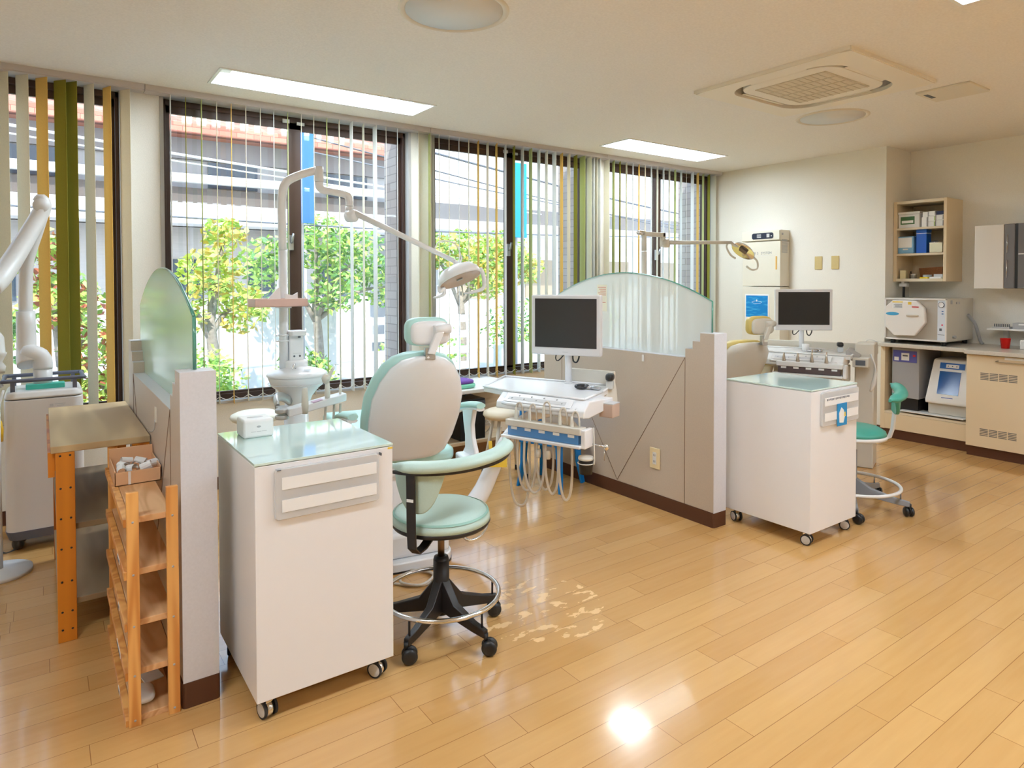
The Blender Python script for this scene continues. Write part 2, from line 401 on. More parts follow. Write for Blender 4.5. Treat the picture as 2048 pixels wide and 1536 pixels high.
# windows: bronze sliding sashes in an aluminium trim
glass = glassmat('window_glass', (.975, .99, .985), .055)
fy = 4.50
WX_MULL = [-.43, 1.408, 3.198, 4.992]
for k, (a, b_) in enumerate(WIN):
    t = bpy.data.objects.new('window_%d' % (k+1), None); COL.objects.link(t); t.location = ((a+b_)/2, fy, WZ0)
    struct(t, ['bronze framed sliding window at the far left, beside the green and yellow blind slats',
               'wide bronze sliding window left of centre behind the basin and lamp pole',
               'bronze sliding window behind the near monitor',
               'bronze sliding window nearest the right wall, above the frosted glass screen'][k])
    ox = (a+b_)/2
    def lb(x0, x1, y0, y1, z0, z1, mb): mb.box(x0-ox, x1-ox, y0-fy, y1-fy, z0-WZ0, z1-WZ0)
    mb = MB()
    lb(a-.02, b_+.02, 4.425, 4.56, WZ0-.016, WZ0, mb); lb(a-.02, b_+.02, 4.434, 4.56, WZ1, WZ1+.02, mb)
    lb(a-.02, a, 4.434, 4.56, WZ0, WZ1, mb); lb(b_, b_+.02, 4.434, 4.56, WZ0, WZ1, mb)
    mb.build('trim', alum, t)
    mb = MB(); h = .035
    lb(a, b_, 4.49, 4.57, WZ0, WZ0+h, mb); lb(a, b_, 4.49, 4.57, WZ1-h, WZ1, mb); lb(a, a+.02, 4.49, 4.57, WZ0, WZ1, mb); lb(b_-.02, b_, 4.49, 4.57, WZ0, WZ1, mb)
    mb.build('frame', frm, t, bevel=.003)
    c = WX_MULL[k]
    for q, (s0, s1, yy) in enumerate(((a+.018, c+.039, 4.50), (c-.039, b_-.018, 4.528))):
        mb = MB(); st = .024; w2 = .078 if q == 0 else .05
        lb(s0, s0+(st if q == 0 else .06), yy, yy+.026, WZ0+.02, WZ1-.03, mb); lb(s1-(w2 if q == 0 else st), s1, yy, yy+.026, WZ0+.02, WZ1-.03, mb)
        lb(s0, s1, yy, yy+.026, WZ0+.02, WZ0+.05, mb); lb(s0, s1, yy, yy+.026, WZ1-.08, WZ1-.03, mb)
        sash = mb.build('sash', frm, t, bevel=.002)
        mb = MB(); lb(s0+.02, s1-.02, yy+.010, yy+.016, WZ0+.045, WZ1-.075, mb); mb.build('pane', glass, sash)
    mb = MB(); zc = 1.57
    lb(c-.05, c-.02, 4.478, 4.50, zc-.05, zc+.05, mb); mb.tube([(c-.035-ox, 4.478-fy, zc-WZ0), (c-.035-ox, 4.455-fy, zc-WZ0+.01), (c-.03-ox, 4.448-fy, zc-WZ0+.06)], .008, 8)
    mb.build('latch', STEEL, t)
    if k in (1, 2):
        mb = MB(); lb(c-.085, c-.04, 4.482, 4.49, WZ1-.045, WZ1-.02, mb); lb(c+.01, c+.06, 4.482, 4.49, WZ1-.05, WZ1-.03, mb); mb.build('stopper', OFFWH, t)
# ceiling lights
tubem = P('lamp_light', (1, 1, 1), .5, emis=LAMP, ecol=(.76, .885, 1))
refl = P('lamp_reflector', (.86, .87, .85), .3)
LBL = ['lit recessed fluorescent ceiling light, the long one nearest the camera on the left', 'lit recessed fluorescent ceiling light near the far right corner of the ceiling',
       'recessed ceiling light whose corner just shows at the top right edge', 'unseen ceiling light added for fill behind the camera, to the left',
       'unseen ceiling light added for fill behind the camera', 'unseen ceiling light added for fill behind the camera, to the right']
for (x0, x1, y0, y1), lb_ in zip(LIGHTS, LBL):
    t = thing('ceiling_light', lb_, 'ceiling light', ((x0+x1)/2, (y0+y1)/2, CZ), 0, 'recessed fluorescent ceiling lights')
    hx, hy = (x1-x0)/2, (y1-y0)/2
    mb = MB(); f = .012
    mb.box(-hx-f, hx+f, -hy-f, -hy+.004, -.006, 0); mb.box(-hx-f, hx+f, hy-.004, hy+f, -.006, 0)
    mb.box(-hx-f, -hx+.004, -hy, hy, -.006, 0); mb.box(hx-.004, hx+f, -hy, hy, -.006, 0); mb.build('frame', refl, t)
    mb = MB(); d = .10
    mb.box(-hx, -hx+.006, -hy, hy, 0, d); mb.box(hx-.006, hx, -hy, hy, 0, d); mb.box(-hx, hx, -hy, -hy+.006, 0, d); mb.box(-hx, hx, hy-.006, hy, 0, d)
    mb.box(-hx, hx, -hy, hy, d, d+.006); mb.box(-hx+.006, -hx+.08, -.03, .03, .03, d); mb.box(hx-.08, hx-.006, -.03, .03, .03, d)
    mb.build('reflector', refl, t)
    mb = MB().box(-hx+.085, hx-.05, -hy+.008, hy-.008, .034, .044); mb.build('lamp', tubem, t)
# round ceiling plates
for (cx, cy_, lb_) in ((1.435, 2.43, 'large round flush ceiling plate cut by the top edge of the photo'), (4.495, 2.463, 'round flush ceiling plate beside the air conditioner')):
    t = thing('ceiling_speaker', lb_, 'ceiling speaker', (cx, cy_, CZ), 0, 'round ceiling plates')
    MB().lathe([(.205, .0), (.208, -.004), (.218, -.009), (.232, -.004), (.234, 0)], n=64).build('rim', P('rim_white', srgb(226, 216, 198), .5), t)
    MB().lathe([(0, -.004), (.206, -.003), (.206, 0), (0, 0)], n=64).build('diffuser', P('speaker_cloth', srgb(224, 224, 222), .8), t)
t = thing('ceiling_vent', 'flat rectangular ceiling vent panel right of the air conditioner', 'vent', (4.47, 1.71, CZ))
bx(-.145, .145, -.145, .145, -.014, 0).build('panel', P('vent_panel', srgb(226, 218, 202), .6), t, bevel=.003)
bx(-.09, .02, .098, .122, -.0155, -.013).build('slot', DGREY, t)
# air conditioner cassette
acw = P('ac_white', srgb(238, 230, 214), .5); acg = P('ac_grille', srgb(212, 200, 176), .7)
t = thing('air_conditioner', 'square four-way ceiling air conditioner with oval vent slots', 'air conditioner', (3.677, 2.14, CZ))
mb = MB(); H = .467; out = [(-H, -H), (H, -H), (H, H), (-H, H)]
hole = rrect(-.372, .372, -.337, .337, .16, 8)
def plate(mb, outer, inner, z0, z1):
    n_ = len(inner)
    def ext(p):
        k = H/max(abs(p[0]), abs(p[1])); return (p[0]*k, p[1]*k)
    oo = [ext(p) for p in inner]
    for i in range(n_):
        j = (i+1) % n_
        for z in (z0, z1): mb.face([(*inner[i], z), (*inner[j], z), (*oo[j], z), (*oo[i], z)])
        mb.face([(*inner[i], z0), (*inner[j], z0), (*inner[j], z1), (*inner[i], z1)])
        mb.face([(*oo[i], z0), (*oo[j], z0), (*oo[j], z1), (*oo[i], z1)])
plate(mb, out, hole, -.022, 0); mb.build('panel', acw, t)
mb = MB()
for s in (-1, 1):
    mb.box(s*.47-.003, s*.47+.003, -H-.003, H+.003, -.018, 0); mb.box(-H, H, s*.47-.003, s*.47+.003, -.018, 0)
mb.build('panel_edge', acw, t)
MB().box(-.44, .44, -.42, .42, .05, .16).box(-.44, -.378, -.42, .42, .0, .06).box(.378, .44, -.42, .42, .0, .06).box(-.44, .44, -.42, -.345, 0, .06).box(-.44, .44, .345, .42, 0, .06).build('housing', P('ac_dark', (.05, .045, .04), .8), t)
MB().prism(rrect(-.328, .328, -.293, .293, .13, 8), -.014, .05).build('centre_frame', acw, t, bevel=.003)
g_ = MB().box(-.235, .235, -.215, .215, -.018, -.0135)
gr = g_.build('intake_grille', acg, t)
mb = MB()
for i in range(11): mb.box(-.235, .235, -.205+i*.041-.002, -.205+i*.041+.002, -.0195, -.018)
for i in range(3): mb.box(-.1175+i*.1175-.003, -.1175+i*.1175+.003, -.215, .215, -.020, -.018)
mb.build('slat', acg, gr)
for a in range(4):
    q = V((0, .325)) if a % 2 else V((.355, 0)); s = 1 if a < 2 else -1
    mb = MB()
    if a % 2: mb.box(-.2, .2, min(s*.298, s*.330), max(s*.298, s*.330), -.012, -.008, rot=M4.Rotation(s*.18, 3, 'X'))
    else: mb.box(min(s*.333, s*.365), max(s*.333, s*.365), -.17, .17, -.012, -.008, rot=M4.Rotation(-s*.18, 3, 'Y'))
    mb.build('louvre', acw, t, bevel=.0015)

# ---------------------------------------------------------------- vertical blinds
SLM = {'c': fabric('slat_cream', srgb(240, 234, 216)), 'w': fabric('slat_white', srgb(242, 242, 238)), 'y': fabric('slat_yellow', srgb(240, 204, 120)),
       'o': fabric('slat_olive', srgb(160, 152, 66), .3), 'g': fabric('slat_sage', srgb(206, 210, 150))}
SLATS = {
 1: (-1.35, .50, [(-1.2, -40, 'c'), (-1.03, -40, 'w'), (-.86, -42, 'c'), (-.69, -40, 'y'), (-.52, -42, 'c'), (-.34, -45, 'o'), (-.158, -45.6, 'c'), (-.07, -39.9, 'c'), (.015, -36.8, 'y'), (.097, -38, 'o'), (.148, -37, 'o'), (.231, -31.0, 'c'), (.317, -22.9, 'y'), (.406, -30.7, 'c')]),
 2: (.503, 2.36, [(.639, 4.8, 'w'), (.722, 7.3, 'o'), (.809, 6.9, 'g'), (.896, 9.5, 'c'), (.981, 10.6, 'y'), (1.068, 11.6, 'c'), (1.157, 12.7, 'c'), (1.241, 13.8, 'w'), (1.331, 14.8, 'g'), (1.42, 15.9, 'c'), (1.504, 16.9, 'c'), (1.593, 16.4, 'g'), (1.68, 16.4, 'c'), (1.767, 7.9, 'w'), (1.855, 13.9, 'c'), (1.942, 4.8, 'w'), (2.029, 23.8, 'c'), (2.118, 23.2, 'w'), (2.289, 25.0, 'c')]),
 3: (2.363, 4.15, [(2.379, 18.4, 'g'), (2.462, 26.7, 'c'), (2.549, 27.6, 'c'), (2.637, 28.4, 'w'), (2.725, 27.8, 'c'), (2.812, 23.1, 'y'), (2.9, 21.4, 'c'), (2.985, 23.2, 'y'), (3.073, 23.9, 'w'), (3.159, 23.2, 'o'), (3.244, 19.4, 'w'), (3.33, 18.6, 'g'), (3.416, 20.3, 'w'), (3.498, 22.5, 'c'), (3.583, 15.7, 'w'), (3.664, 22.3, 'y'), (3.745, 22.9, 'c'), (3.823, 20.0, 'o'), (3.904, 7.1, 'g'), (3.984, 11.2, 'c'), (4.035, 27.5, 'w'), (4.071, 27.8, 'c'), (4.108, 28.0, 'w')]),
 4: (4.153, 5.79, [(4.196, 6.1, 'c'), (4.282, 28.7, 'g'), (4.364, 35.8, 'o'), (4.448, 36.3, 'c'), (4.534, 39.9, 'w'), (4.614, 37.4, 'y'), (4.699, 40.9, 'c'), (4.783, 39.4, 'w'), (4.868, 38.4, 'c'), (4.954, 38.9, 'w'), (5.04, 39.4, 'c'), (5.124, 36.3, 'g'), (5.213, 36.8, 'w'), (5.296, 50.3, 'c'), (5.385, 30.7, 'w'), (5.468, 36.2, 'y'), (5.553, 38.1, 'g'), (5.645, 35.1, 'o'), (5.722, 16.4, 'c')])}
BL = {1: 'vertical blind at the far left, its wide yellow and olive slats turned to the room', 2: 'vertical blind over the wide window behind the basin, slats edge-on',
      3: 'vertical blind behind the near monitor, ending in a pale stack at its right', 4: 'vertical blind at the far right window with an olive slat beside the wall'}
chainm = P('bead_chain', (.75, .72, .66), .5)
for k, (x0, x1, sl) in SLATS.items():
    t = thing('vertical_blind', BL[k], 'blind', ((x0+x1)/2, 4.40, CZ), 0, 'vertical window blinds'); ox = (x0+x1)/2
    rail = MB().box(x0-ox, x1-ox, -.058, .036, -.031, 0).box(x0-ox, x1-ox, -.05, .03, -.036, -.031).build('rail', railm, t)
    bz = .545-CZ; tz = -.036
    for i, (x, a, c) in enumerate(sl):
        mb = MB(); w = .0425; th = .0011
        mb.box(-w, w, -th, th, bz, tz); mb.box(-w, w, -.0026, .0026, bz, bz+.055)
        s = mb.build('slat', SLM[c], t, loc=(x-ox, 0, 0), rot=(0, 0, R(90-a)))
    for (xa, aa, _), (xb, ab, _) in zip(sl, sl[1:]):
        if xb-xa > .12 or xb-xa < .07: continue
        for s in (-1,):
            pa = V((xa-ox+s*.04*sin(R(aa)), s*.04*cos(R(aa)), bz+.05)); pb = V((xb-ox+s*.04*sin(R(ab)), s*.04*cos(R(ab)), bz+.05))
            MB().tube([pa, pa.lerp(pb, .25)-V((0, 0, .014)), pa.lerp(pb, .5)-V((0, 0, .02)), pa.lerp(pb, .75)-V((0, 0, .014)), pb], .0016, 5, smooth=2).build('bottom_chain', chainm, t)
# ---------------------------------------------------------------- outside
def bxm(name, mat, lab, cat, *b): return tag(bx(*b).build(name, mat), lab, cat)
GZ = -.35
road = grain(P('asphalt', (.42, .42, .43), .9), 40, .1); struct(bx(-40, 60, 4.6, 60, GZ-.2, GZ).build('ground', road))
stone = grain(P('white_stone', (.72, .72, .72), .8), 12, .06)
for i, (a, b_) in enumerate([(.401, .587), (2.243, 2.423), (4.04, 4.22), (5.76, 6.2)]):
    struct(bx(a, b_, 4.60, 4.90, GZ, 3.2).build('trim_%d' % (i+1), brick), 'brick pier outside between the windows')
ledge = P('ledge_metal', (.50, .58, .62), .5)
struct(bx(-3, 7, 4.60, 4.95, GZ, .50).build('trim_5', ledge), 'pale metal-capped ledge outside under the windows')
# opposite buildings
conc = grain(P('render_white', (.78, .78, .77), .85), 5, .05); greyw = grain(P('render_grey', (.46, .45, .45), .85), 5, .05)
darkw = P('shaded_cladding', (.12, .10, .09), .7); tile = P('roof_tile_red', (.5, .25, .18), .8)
brickmat(tile, srgb(206, 140, 118), srgb(178, 104, 88), srgb(120, 72, 64), .3, .09)
win_d = P('far_window', (.06, .09, .13), .15); siding = grain(P('siding', (.56, .52, .49), .8), 3, .06, stretch=(1, 1, 30))
t = thing('apartment_building', 'white apartment block across the street with red tiled eaves', 'building', (0, 13, GZ))
z = lambda v: v-GZ
bx(-9, 6.3, 0.6, 6, z(2.36), z(3.65)).build('upper_wall', greyw, t); bx(-9, 6.0, .9, 6, 0, z(2.36)).build('lower_wall', siding, t)
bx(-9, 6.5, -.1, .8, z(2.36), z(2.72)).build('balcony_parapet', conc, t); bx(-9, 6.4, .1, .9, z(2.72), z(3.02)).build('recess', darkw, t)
bx(-9, 6.45, -.05, .1, z(3.10), z(3.25)).build('handrail', conc, t)
MB().prism([(-.2, z(3.95)), (.9, z(4.0)), (.9, z(4.9)), (-.2, z(4.12))], -9, 6.6, axis='x').build('roof', tile, t)
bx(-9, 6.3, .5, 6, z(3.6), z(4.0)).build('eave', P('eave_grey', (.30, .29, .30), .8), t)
for i, x in enumerate([-6.5, -4.2, -.5, 1.0, 2.6, 4.9]):
    w_ = bx(x, x+.9, .55, .62, z(3.1), z(3.58)).build('window', win_d, t)
for i, x in enumerate([-7, -3.2, -.9, 2.0, 3.4, 4.9]):
    w_ = bx(x, x+.55, .85, .93, z(1.0), z(1.75)).build('window', win_d, t)
for x in (-5.2, -1.8, 3.9): bx(x, x+.35, -.08, .0+.9, 0, z(2.4)).build('column', conc, t)
t = thing('office_building', 'bright white office block beyond the middle window with a dark band', 'building', (11, 14, GZ))
bx(-4.0, 7, -.9, 5, z(2.74), z(3.10)).build('dark_band', P('band_grey', (.16, .15, .15), .7), t)
bx(-4.0, 7, -1.0, 5, z(2.5), z(2.73)).build('slab', conc, t)
bx(-3.2, 6, 0, 5, 0, z(2.5)).build('wall', conc, t); bx(-3.2, -1.0, .2, 5, z(3.1), z(5.2)).build('wing', conc, t)
bx(-.6, 1.2, .3, 5, z(3.1), z(4.6)).build('wing', conc, t)
for x in (-2.6, -.6, 2.2, 4.2): bx(x, x+1.0, -.05, .05, z(.9), z(1.9)).build('window', P('shop_window', (.35, .28, .2), .3), t)
t = thing('brick_house', 'pale pink brick house behind the far right window', 'building', (24, 21, GZ))
pinkb = P('pink_brick', (.5, .4, .38), .8); brickmat(pinkb, srgb(222, 186, 182), srgb(206, 166, 160), srgb(230, 220, 216), .4, .14)
bx(-4.5, 5, 0, 5, 0, z(2.9)).build('wall', pinkb, t); bx(-4.8, 5.3, -.3, 5, z(2.9), z(3.1)).build('parapet', conc, t)
# shop sign seen between slats
tag(bx(4.62, 4.86, 6.5, 6.56, 1.85, 2.75).build('hanging_sign', P('cyan_sign', srgb(0, 150, 190), .5)), 'plain turquoise hanging sign outside the third window', 'sign')
tag(MB().cyl((4.74, 6.63, GZ), (4.74, 6.63, 4.5), .06).build('sign_post', GREYP), 'grey steel post carrying the turquoise sign', 'post')
tag(bx(2.02, 2.26, 6.6, 6.66, 1.9, 2.85).build('hanging_banner', P('blue_sign', srgb(60, 120, 190), .5)), 'plain blue banner outside beside the window mullion', 'sign')
tag(MB().cyl((2.14, 6.72, GZ), (2.14, 6.72, 4.5), .045).build('sign_post', GREYP), 'thin grey post carrying the blue banner', 'post')
# wires
for i, (p0, p1) in enumerate([((-6, 9, 3.55), (9, 11.5, 2.9)), ((-6, 9, 3.45), (9, 11.5, 2.8)), ((-3, 8, 2.12), (10, 8.5, 2.16)), ((3, 9, 3.55), (14, 9, 2.45)), ((3, 9, 3.3), (14, 9, 2.1)), ((3, 9, 3.1), (14, 9, 2.3))]):
    a, b_ = V(p0), V(p1); m_ = a.lerp(b_, .5)-V((0, 0, .12))
    tag(MB().tube([a, a.lerp(m_, .5)-V((0, 0, .02)), m_, m_.lerp(b_, .5)-V((0, 0, .02)), b_], .018 if i in (0, 3) else .011, 6, smooth=3).build('overhead_wire', [conc, conc, INK, DGREY, DGREY, INK][i]),
        ['thick white overhead cable crossing in front of the tiled eaves', 'white overhead cable just below the thick one', 'thin dark wire crossing in front of the white parapet', 'thick dark cable sloping across the third window', 'thin dark cable below the thick one at the third window', 'dark wire crossing the sky in the far right window'][i], 'wire')
# plants
LEAFG = [P('leaf_lime', srgb(206, 226, 110), .6), P('leaf_green', srgb(150, 192, 96), .6), P('leaf_deep', srgb(96, 146, 82), .6), P('leaf_autumn', srgb(220, 190, 90), .6), P('leaf_red', srgb(178, 98, 74), .6)]
barkm = grain(P('bark', (.33, .28, .24), .9), 30, .2)
def foliage(blobs, n_, size, mats, seed, name, parent=None):
    rnd = random.Random(seed); mb = MB()
    vol = [b_[3]**2 for b_ in blobs]; tot = sum(vol)
    for (x, y, z_, r_), v_ in zip(blobs, vol):
        for _ in range(int(n_*v_/tot)):
            d = V((rnd.gauss(0, 1), rnd.gauss(0, 1), rnd.gauss(0, 1))).normalized()*(r_*rnd.random()**.38)
            c = V((x, y, z_))+V((d.x, d.y, d.z*.85)); a = V((rnd.gauss(0, 1), rnd.gauss(0, 1), rnd.gauss(0, .6))).normalized()
            b2 = a.cross(V((rnd.gauss(0, 1), rnd.gauss(0, 1), rnd.gauss(0, 1)))).normalized(); s = size*rnd.uniform(.6, 1.3)
            mb.face([c-a*s, c+b2*s*.45, c+a*s, c-b2*s*.45], rnd.choice(mats))
    return mb.build(name, mats[0], parent)
def tree(lab, x, y, trunk_h, blobs, mats, n_, size, seed):
    t = thing('street_tree', lab, 'tree', (x, y, GZ))
    mb = MB(); mb.tube([(0, 0, 0), (.03, 0, trunk_h*.5), (-.02, 0, trunk_h)], [.09, .07, .05], 8, smooth=3)
    rnd = random.Random(seed)
    for (bx_, by_, bz_, br_) in blobs: mb.tube([(-.02, 0, trunk_h*.8), (bx_*.5, by_*.5, (trunk_h+bz_)*.5), (bx_, by_, bz_)], [.04, .03, .012], 6, smooth=3)
    mb.build('trunk', barkm, t); foliage(blobs, n_, size, mats, seed, 'crown', t); return t
g0, g1, g2, au, rd = LEAFG
tree('lime green tree outside nearest the second window', 1.55, 8.0, 1.3, [(0, 0, 1.75, .36), (.35, .1, 1.35, .34), (-.3, 0, 1.3, .28), (.15, 0, 2.2, .25)], [g0, g0, g1, au], 1500, .055, 1)
tree('broad green tree outside behind the lamp pole', 3.1, 9.0, 1.4, [(0, 0, 2.2, .5), (.6, 0, 2.0, .5), (-.6, .1, 1.9, .45), (1.1, 0, 1.6, .42), (.2, -.2, 1.55, .4)], [g1, g0, g1, g2], 3000, .055, 2)
tree('green and yellow tree outside behind the examination lamp', 5.6, 9.3, 1.6, [(0, 0, 2.1, .5), (.8, 0, 2.15, .5), (-.6, .1, 2.2, .4), (1.3, 0, 1.9, .35), (.4, -.2, 1.7, .4)], [g0, g1, au, g1], 3800, .055, 3)
tree('reddish young maple outside the far left window', .15, 6.6, 1.2, [(0, 0, 1.5, .3), (.25, 0, 1.1, .3), (-.15, 0, 1.9, .25), (.3, 0, .7, .25)], [g0, rd, g0, g1], 1600, .05, 4)
tree('small dark green tree outside left of the far left window', -.9, 7.0, 1.2, [(0, 0, 1.4, .4), (.5, 0, 1.2, .35), (.4, 0, 1.9, .3)], [g1, g0, g2], 1500, .05, 5)
for i, (x, y, z_, r_, lab) in enumerate([(1.3, 7.2, .45, .34, 'lime green low shrub outside the second window'), (2.45, 7.6, .35, .32, 'green low shrub beside the lime shrub'), (4.1, 7.8, .6, .5, 'pale green shrub behind the white lattice fence'),
                                         (6.0, 8.3, .75, .5, 'round bright green shrub outside the third window'), (6.8, 8.6, .35, .35, 'small dark shrub beside the round shrub'), (8.2, 9.0, .8, .5, 'green shrub outside behind the near monitor')]):
    o = foliage([(0, 0, 0, r_), (r_*.5, 0, -r_*.3, r_*.8), (-r_*.5, 0, -r_*.3, r_*.7), (0, 0, -r_*.8, r_*.8)], 1100, .04, [g1, g0, g2] if i % 2 else [g0, g1], 20+i, 'shrub'); o.location = (x, y, z_-.05); tag(o, lab, 'shrub')
# low stone wall, lattice fence, parked white car shapes are hinted as a low white wall
tag(bx(-3, 3.6, 9.6, 9.9, GZ, 1.0).build('garden_wall', stone), 'low white stone wall across the street behind the shrubs', 'wall')
t = thing('lattice_fence', 'white slatted fence outside right of the lamp pole', 'fence', (3.7, 7.2, GZ))
mb = MB()
for i in range(9): mb.box(-.8+i*.2, -.77+i*.2, 0, .03, 0, 1.25)
mb.build('slat', P('fence_white', (.85, .85, .85), .6), t)
mb = MB()
for k in range(6): mb.box(-.85, .9, .03, .05, .15+k*.2, .24+k*.2)
mb.build('rail', MATS['fence_white'], t)
tag(bx(5.2, 7.6, 7.6, 7.75, GZ, .42).build('kerb_wall', stone), 'low white kerb wall outside the third window', 'wall')
# ---------------------------------------------------------------- partitions with frosted glass
lamin = grain(P('laminate_greige', srgb(194, 180, 164), .4), 160, .035, .05)
lamin_l = grain(P('laminate_light', srgb(212, 210, 214), .45), 160, .03, .05)
seamm = P('panel_seam', srgb(120, 90, 66), .7)
gfrost = glassmat('frosted_glass', (.92, .96, .95), .04, .12, .66, srgb(248, 252, 251))
gedge = P('glass_edge', srgb(90, 150, 130), .1)
def partition(x0, lab, side, gl):
    th, y0, y1, H = .101, 2.198, 3.64, 1.027
    t = thing('partition', lab, 'partition', (x0+th/2, (y0+y1)/2, 0)); cx, cy_ = x0+th/2, (y0+y1)/2
    steps = [(y0, H), (y0+.094, H), (y0+.094, .981), (y0+.144, .981), (y0+.144, .937), (y0+.194, .937), (y0+.194, .887)]
    top = steps+[(y1-(p[0]-y0), p[1]) for p in steps[::-1]]
    poly = [(y0, .078), (y1, .078)]+[(p[0], p[1]) for p in top[::-1]]
    MB().prism([(p[0]-cy_, p[1]) for p in poly], -th/2, th/2, axis='x').build('panel', lamin, t, bevel=.002)
    MB().prism([(p[0], p[1]) for p in [(-th/2-.0008, .078), (th/2+.0008, .078), (th/2+.0008, H+.0008), (-th/2-.0008, H+.0008)]], y0-cy_-.0012, y0-cy_+.002, axis='y').build('end_cap', lamin_l, t)
    MB().prism(rrect(-th/2-.004, th/2+.004, y0-cy_-.004, y1-cy_+.004, .012, 4), 0, .078).build('base_trim', baseb, t)
    # top cladding of the steps
    mb = MB()
    for (a, h), (b_, h2) in zip(top[:-1], top[1:]):
        if abs(a-b_) > .01: mb.box(-th/2, th/2, min(a, b_)-cy_, max(a, b_)-cy_, h, h+.0015)
    mb.build('top_cap', lamin_l, t)
    # engraved lines of the facing
    mb = MB(); Ls = [((y0+.194, .078), (y0+.194, .887)), ((y0+.194, .887), (2.915, .085)), ((2.915, .085), (y1-.194, .887)), ((y1-.194, .078), (y1-.194, .887))]
    for s in (-1, 1):
        for (a, h), (b_, h2) in Ls:
            mb.tube([(s*(th/2+.0002), a-cy_, h), (s*(th/2+.0002), b_-cy_, h2)], .0017, 4)
    mb.build('groove', seamm, t)
    # curved glass screen
    g = []
    for i in range(25):
        a = i/24; yy = 2.252+a*(3.586-2.252); g.append((yy-cy_, 1.195+.162*(1-((a-.5)/.5)**2)))
    g = [(2.252-cy_, .889)]+g+[(3.586-cy_, .889)]
    go = MB().prism(g, -.006, .006, axis='x').build('glass_screen', gl, t)
    mb = MB(); mb.tube([(0, *p) for p in g[1:-1]], .0052, 6, closed=False); mb.tube([(0, g[0][0], 1.03), (0, *g[1])], .0052, 6); mb.tube([(0, g[-1][0], 1.03), (0, *g[-2])], .0052, 6)
    mb.build('glass_edge', gedge, go)
    return t
gl1 = glassmat('frosted_green_glass', (.80, .90, .84), .04, .15, .75, srgb(206, 226, 208))
t = partition(.336, 'greige partition at the left beside the pine rack, with a green frosted glass arch', -1, gl1)
# hook on the left face
mb = MB().box(-.004, 0, -.012, .012, .0, .055); hk = mb
h_ = tag(hk.build('adhesive_hook', IVORY), 'small ivory adhesive hook with a steel wire hook on the left partition', 'hook'); h_.location = (.336, 2.72, .79)
MB().tube([(-.004, 0, .01), (-.006, 0, -.02), (-.014, 0, -.034), (-.026, 0, -.03), (-.03, 0, -.018)], .0022, 6, smooth=3).build('wire_hook', STEEL, h_)
t2 = partition(2.873, 'greige partition in the middle with a socket and pale rippled glass arch', 1, gfrost)
t = thing('wall_socket', 'ivory wall socket low on the middle partition', 'socket', (2.872, 2.605, .285), 0)
bx(-.006, 0, -.038, .038, -.06, .06).build('plate', P('socket_ivory', srgb(232, 212, 168), .4), t, bevel=.004); bx(-.008, -.005, -.014, .014, -.035, .035).build('outlet', OFFWH, t, bevel=.002)
for s in (-1, 1): bx(-.0085, -.0078, -.007, -.004, s*.018-.006, s*.018+.006).box(-.0085, -.0078, .004, .007, s*.018-.006, s*.018+.006).build('slot', DGREY, t)
p = tag(bx(-.0068, -.0062, -.045, .045, -.085, .085).build('taped_notice', P('notice_paper', srgb(232, 228, 206), .7)), 'small printed notice taped to the pale glass screen above the monitor', 'notice'); p.location = (2.924, 3.10, 1.20)
mb = MB()
for i in range(5): mb.box(-.0072, -.0068, -.036, .036-(i % 3)*.01, .066-i*.012, .070-i*.012)
mb.box(-.0072, -.0068, -.034, .03, -.03, -.026); mb.build('print', P('print_red', srgb(200, 120, 100), .7), p)
h2 = tag(bx(-.006, 0, -.009, .009, -.02, .02).build('adhesive_hook', OFFWH, bevel=.003), 'tiny white hook just under the glass of the middle partition', 'hook'); h2.location = (2.873, 2.70, .855)

# ---------------------------------------------------------------- white cabinets on castors
gtop = P('painted_glass_top', srgb(206, 230, 224), .04, coat=.6); gtop.node_tree.nodes['Principled BSDF'].inputs['Specular IOR Level'].default_value = .8
pocket = P('clear_pocket', (.80, .80, .80), .25, alpha=.55)
def castor(par, x, y, rz, r=.026, name='castor'):
    c = bpy.data.objects.new(name, None); COL.objects.link(c); c.parent = par; c.location = (x, y, 0); c.rotation_euler = (0, 0, rz)
    mb = MB()
    for s in (-1, 1): mb.cyl((s*.013, 0, r), (s*.021, 0, r), r, None, 24, RUBBER)
    for s in (-1, 1): mb.lathe([(0, .0225), (r*.72, .0225), (r*.8, .021)], (0, 0, r), 24, LGREY, ax=(s, 0, 0))
    mb.build('wheel', RUBBER, c)
    MB().lathe([(r*.62, -.012), (r*.9, -.011), (r*.9, .011), (r*.62, .012)], (0, 0, r), 24, ax=(1, 0, 0)).box(-.011, .011, -.012, .016, r, .058).cyl((0, .0, .055), (0, .0, .070), .012).build('fork', CHROME, c)
    return c
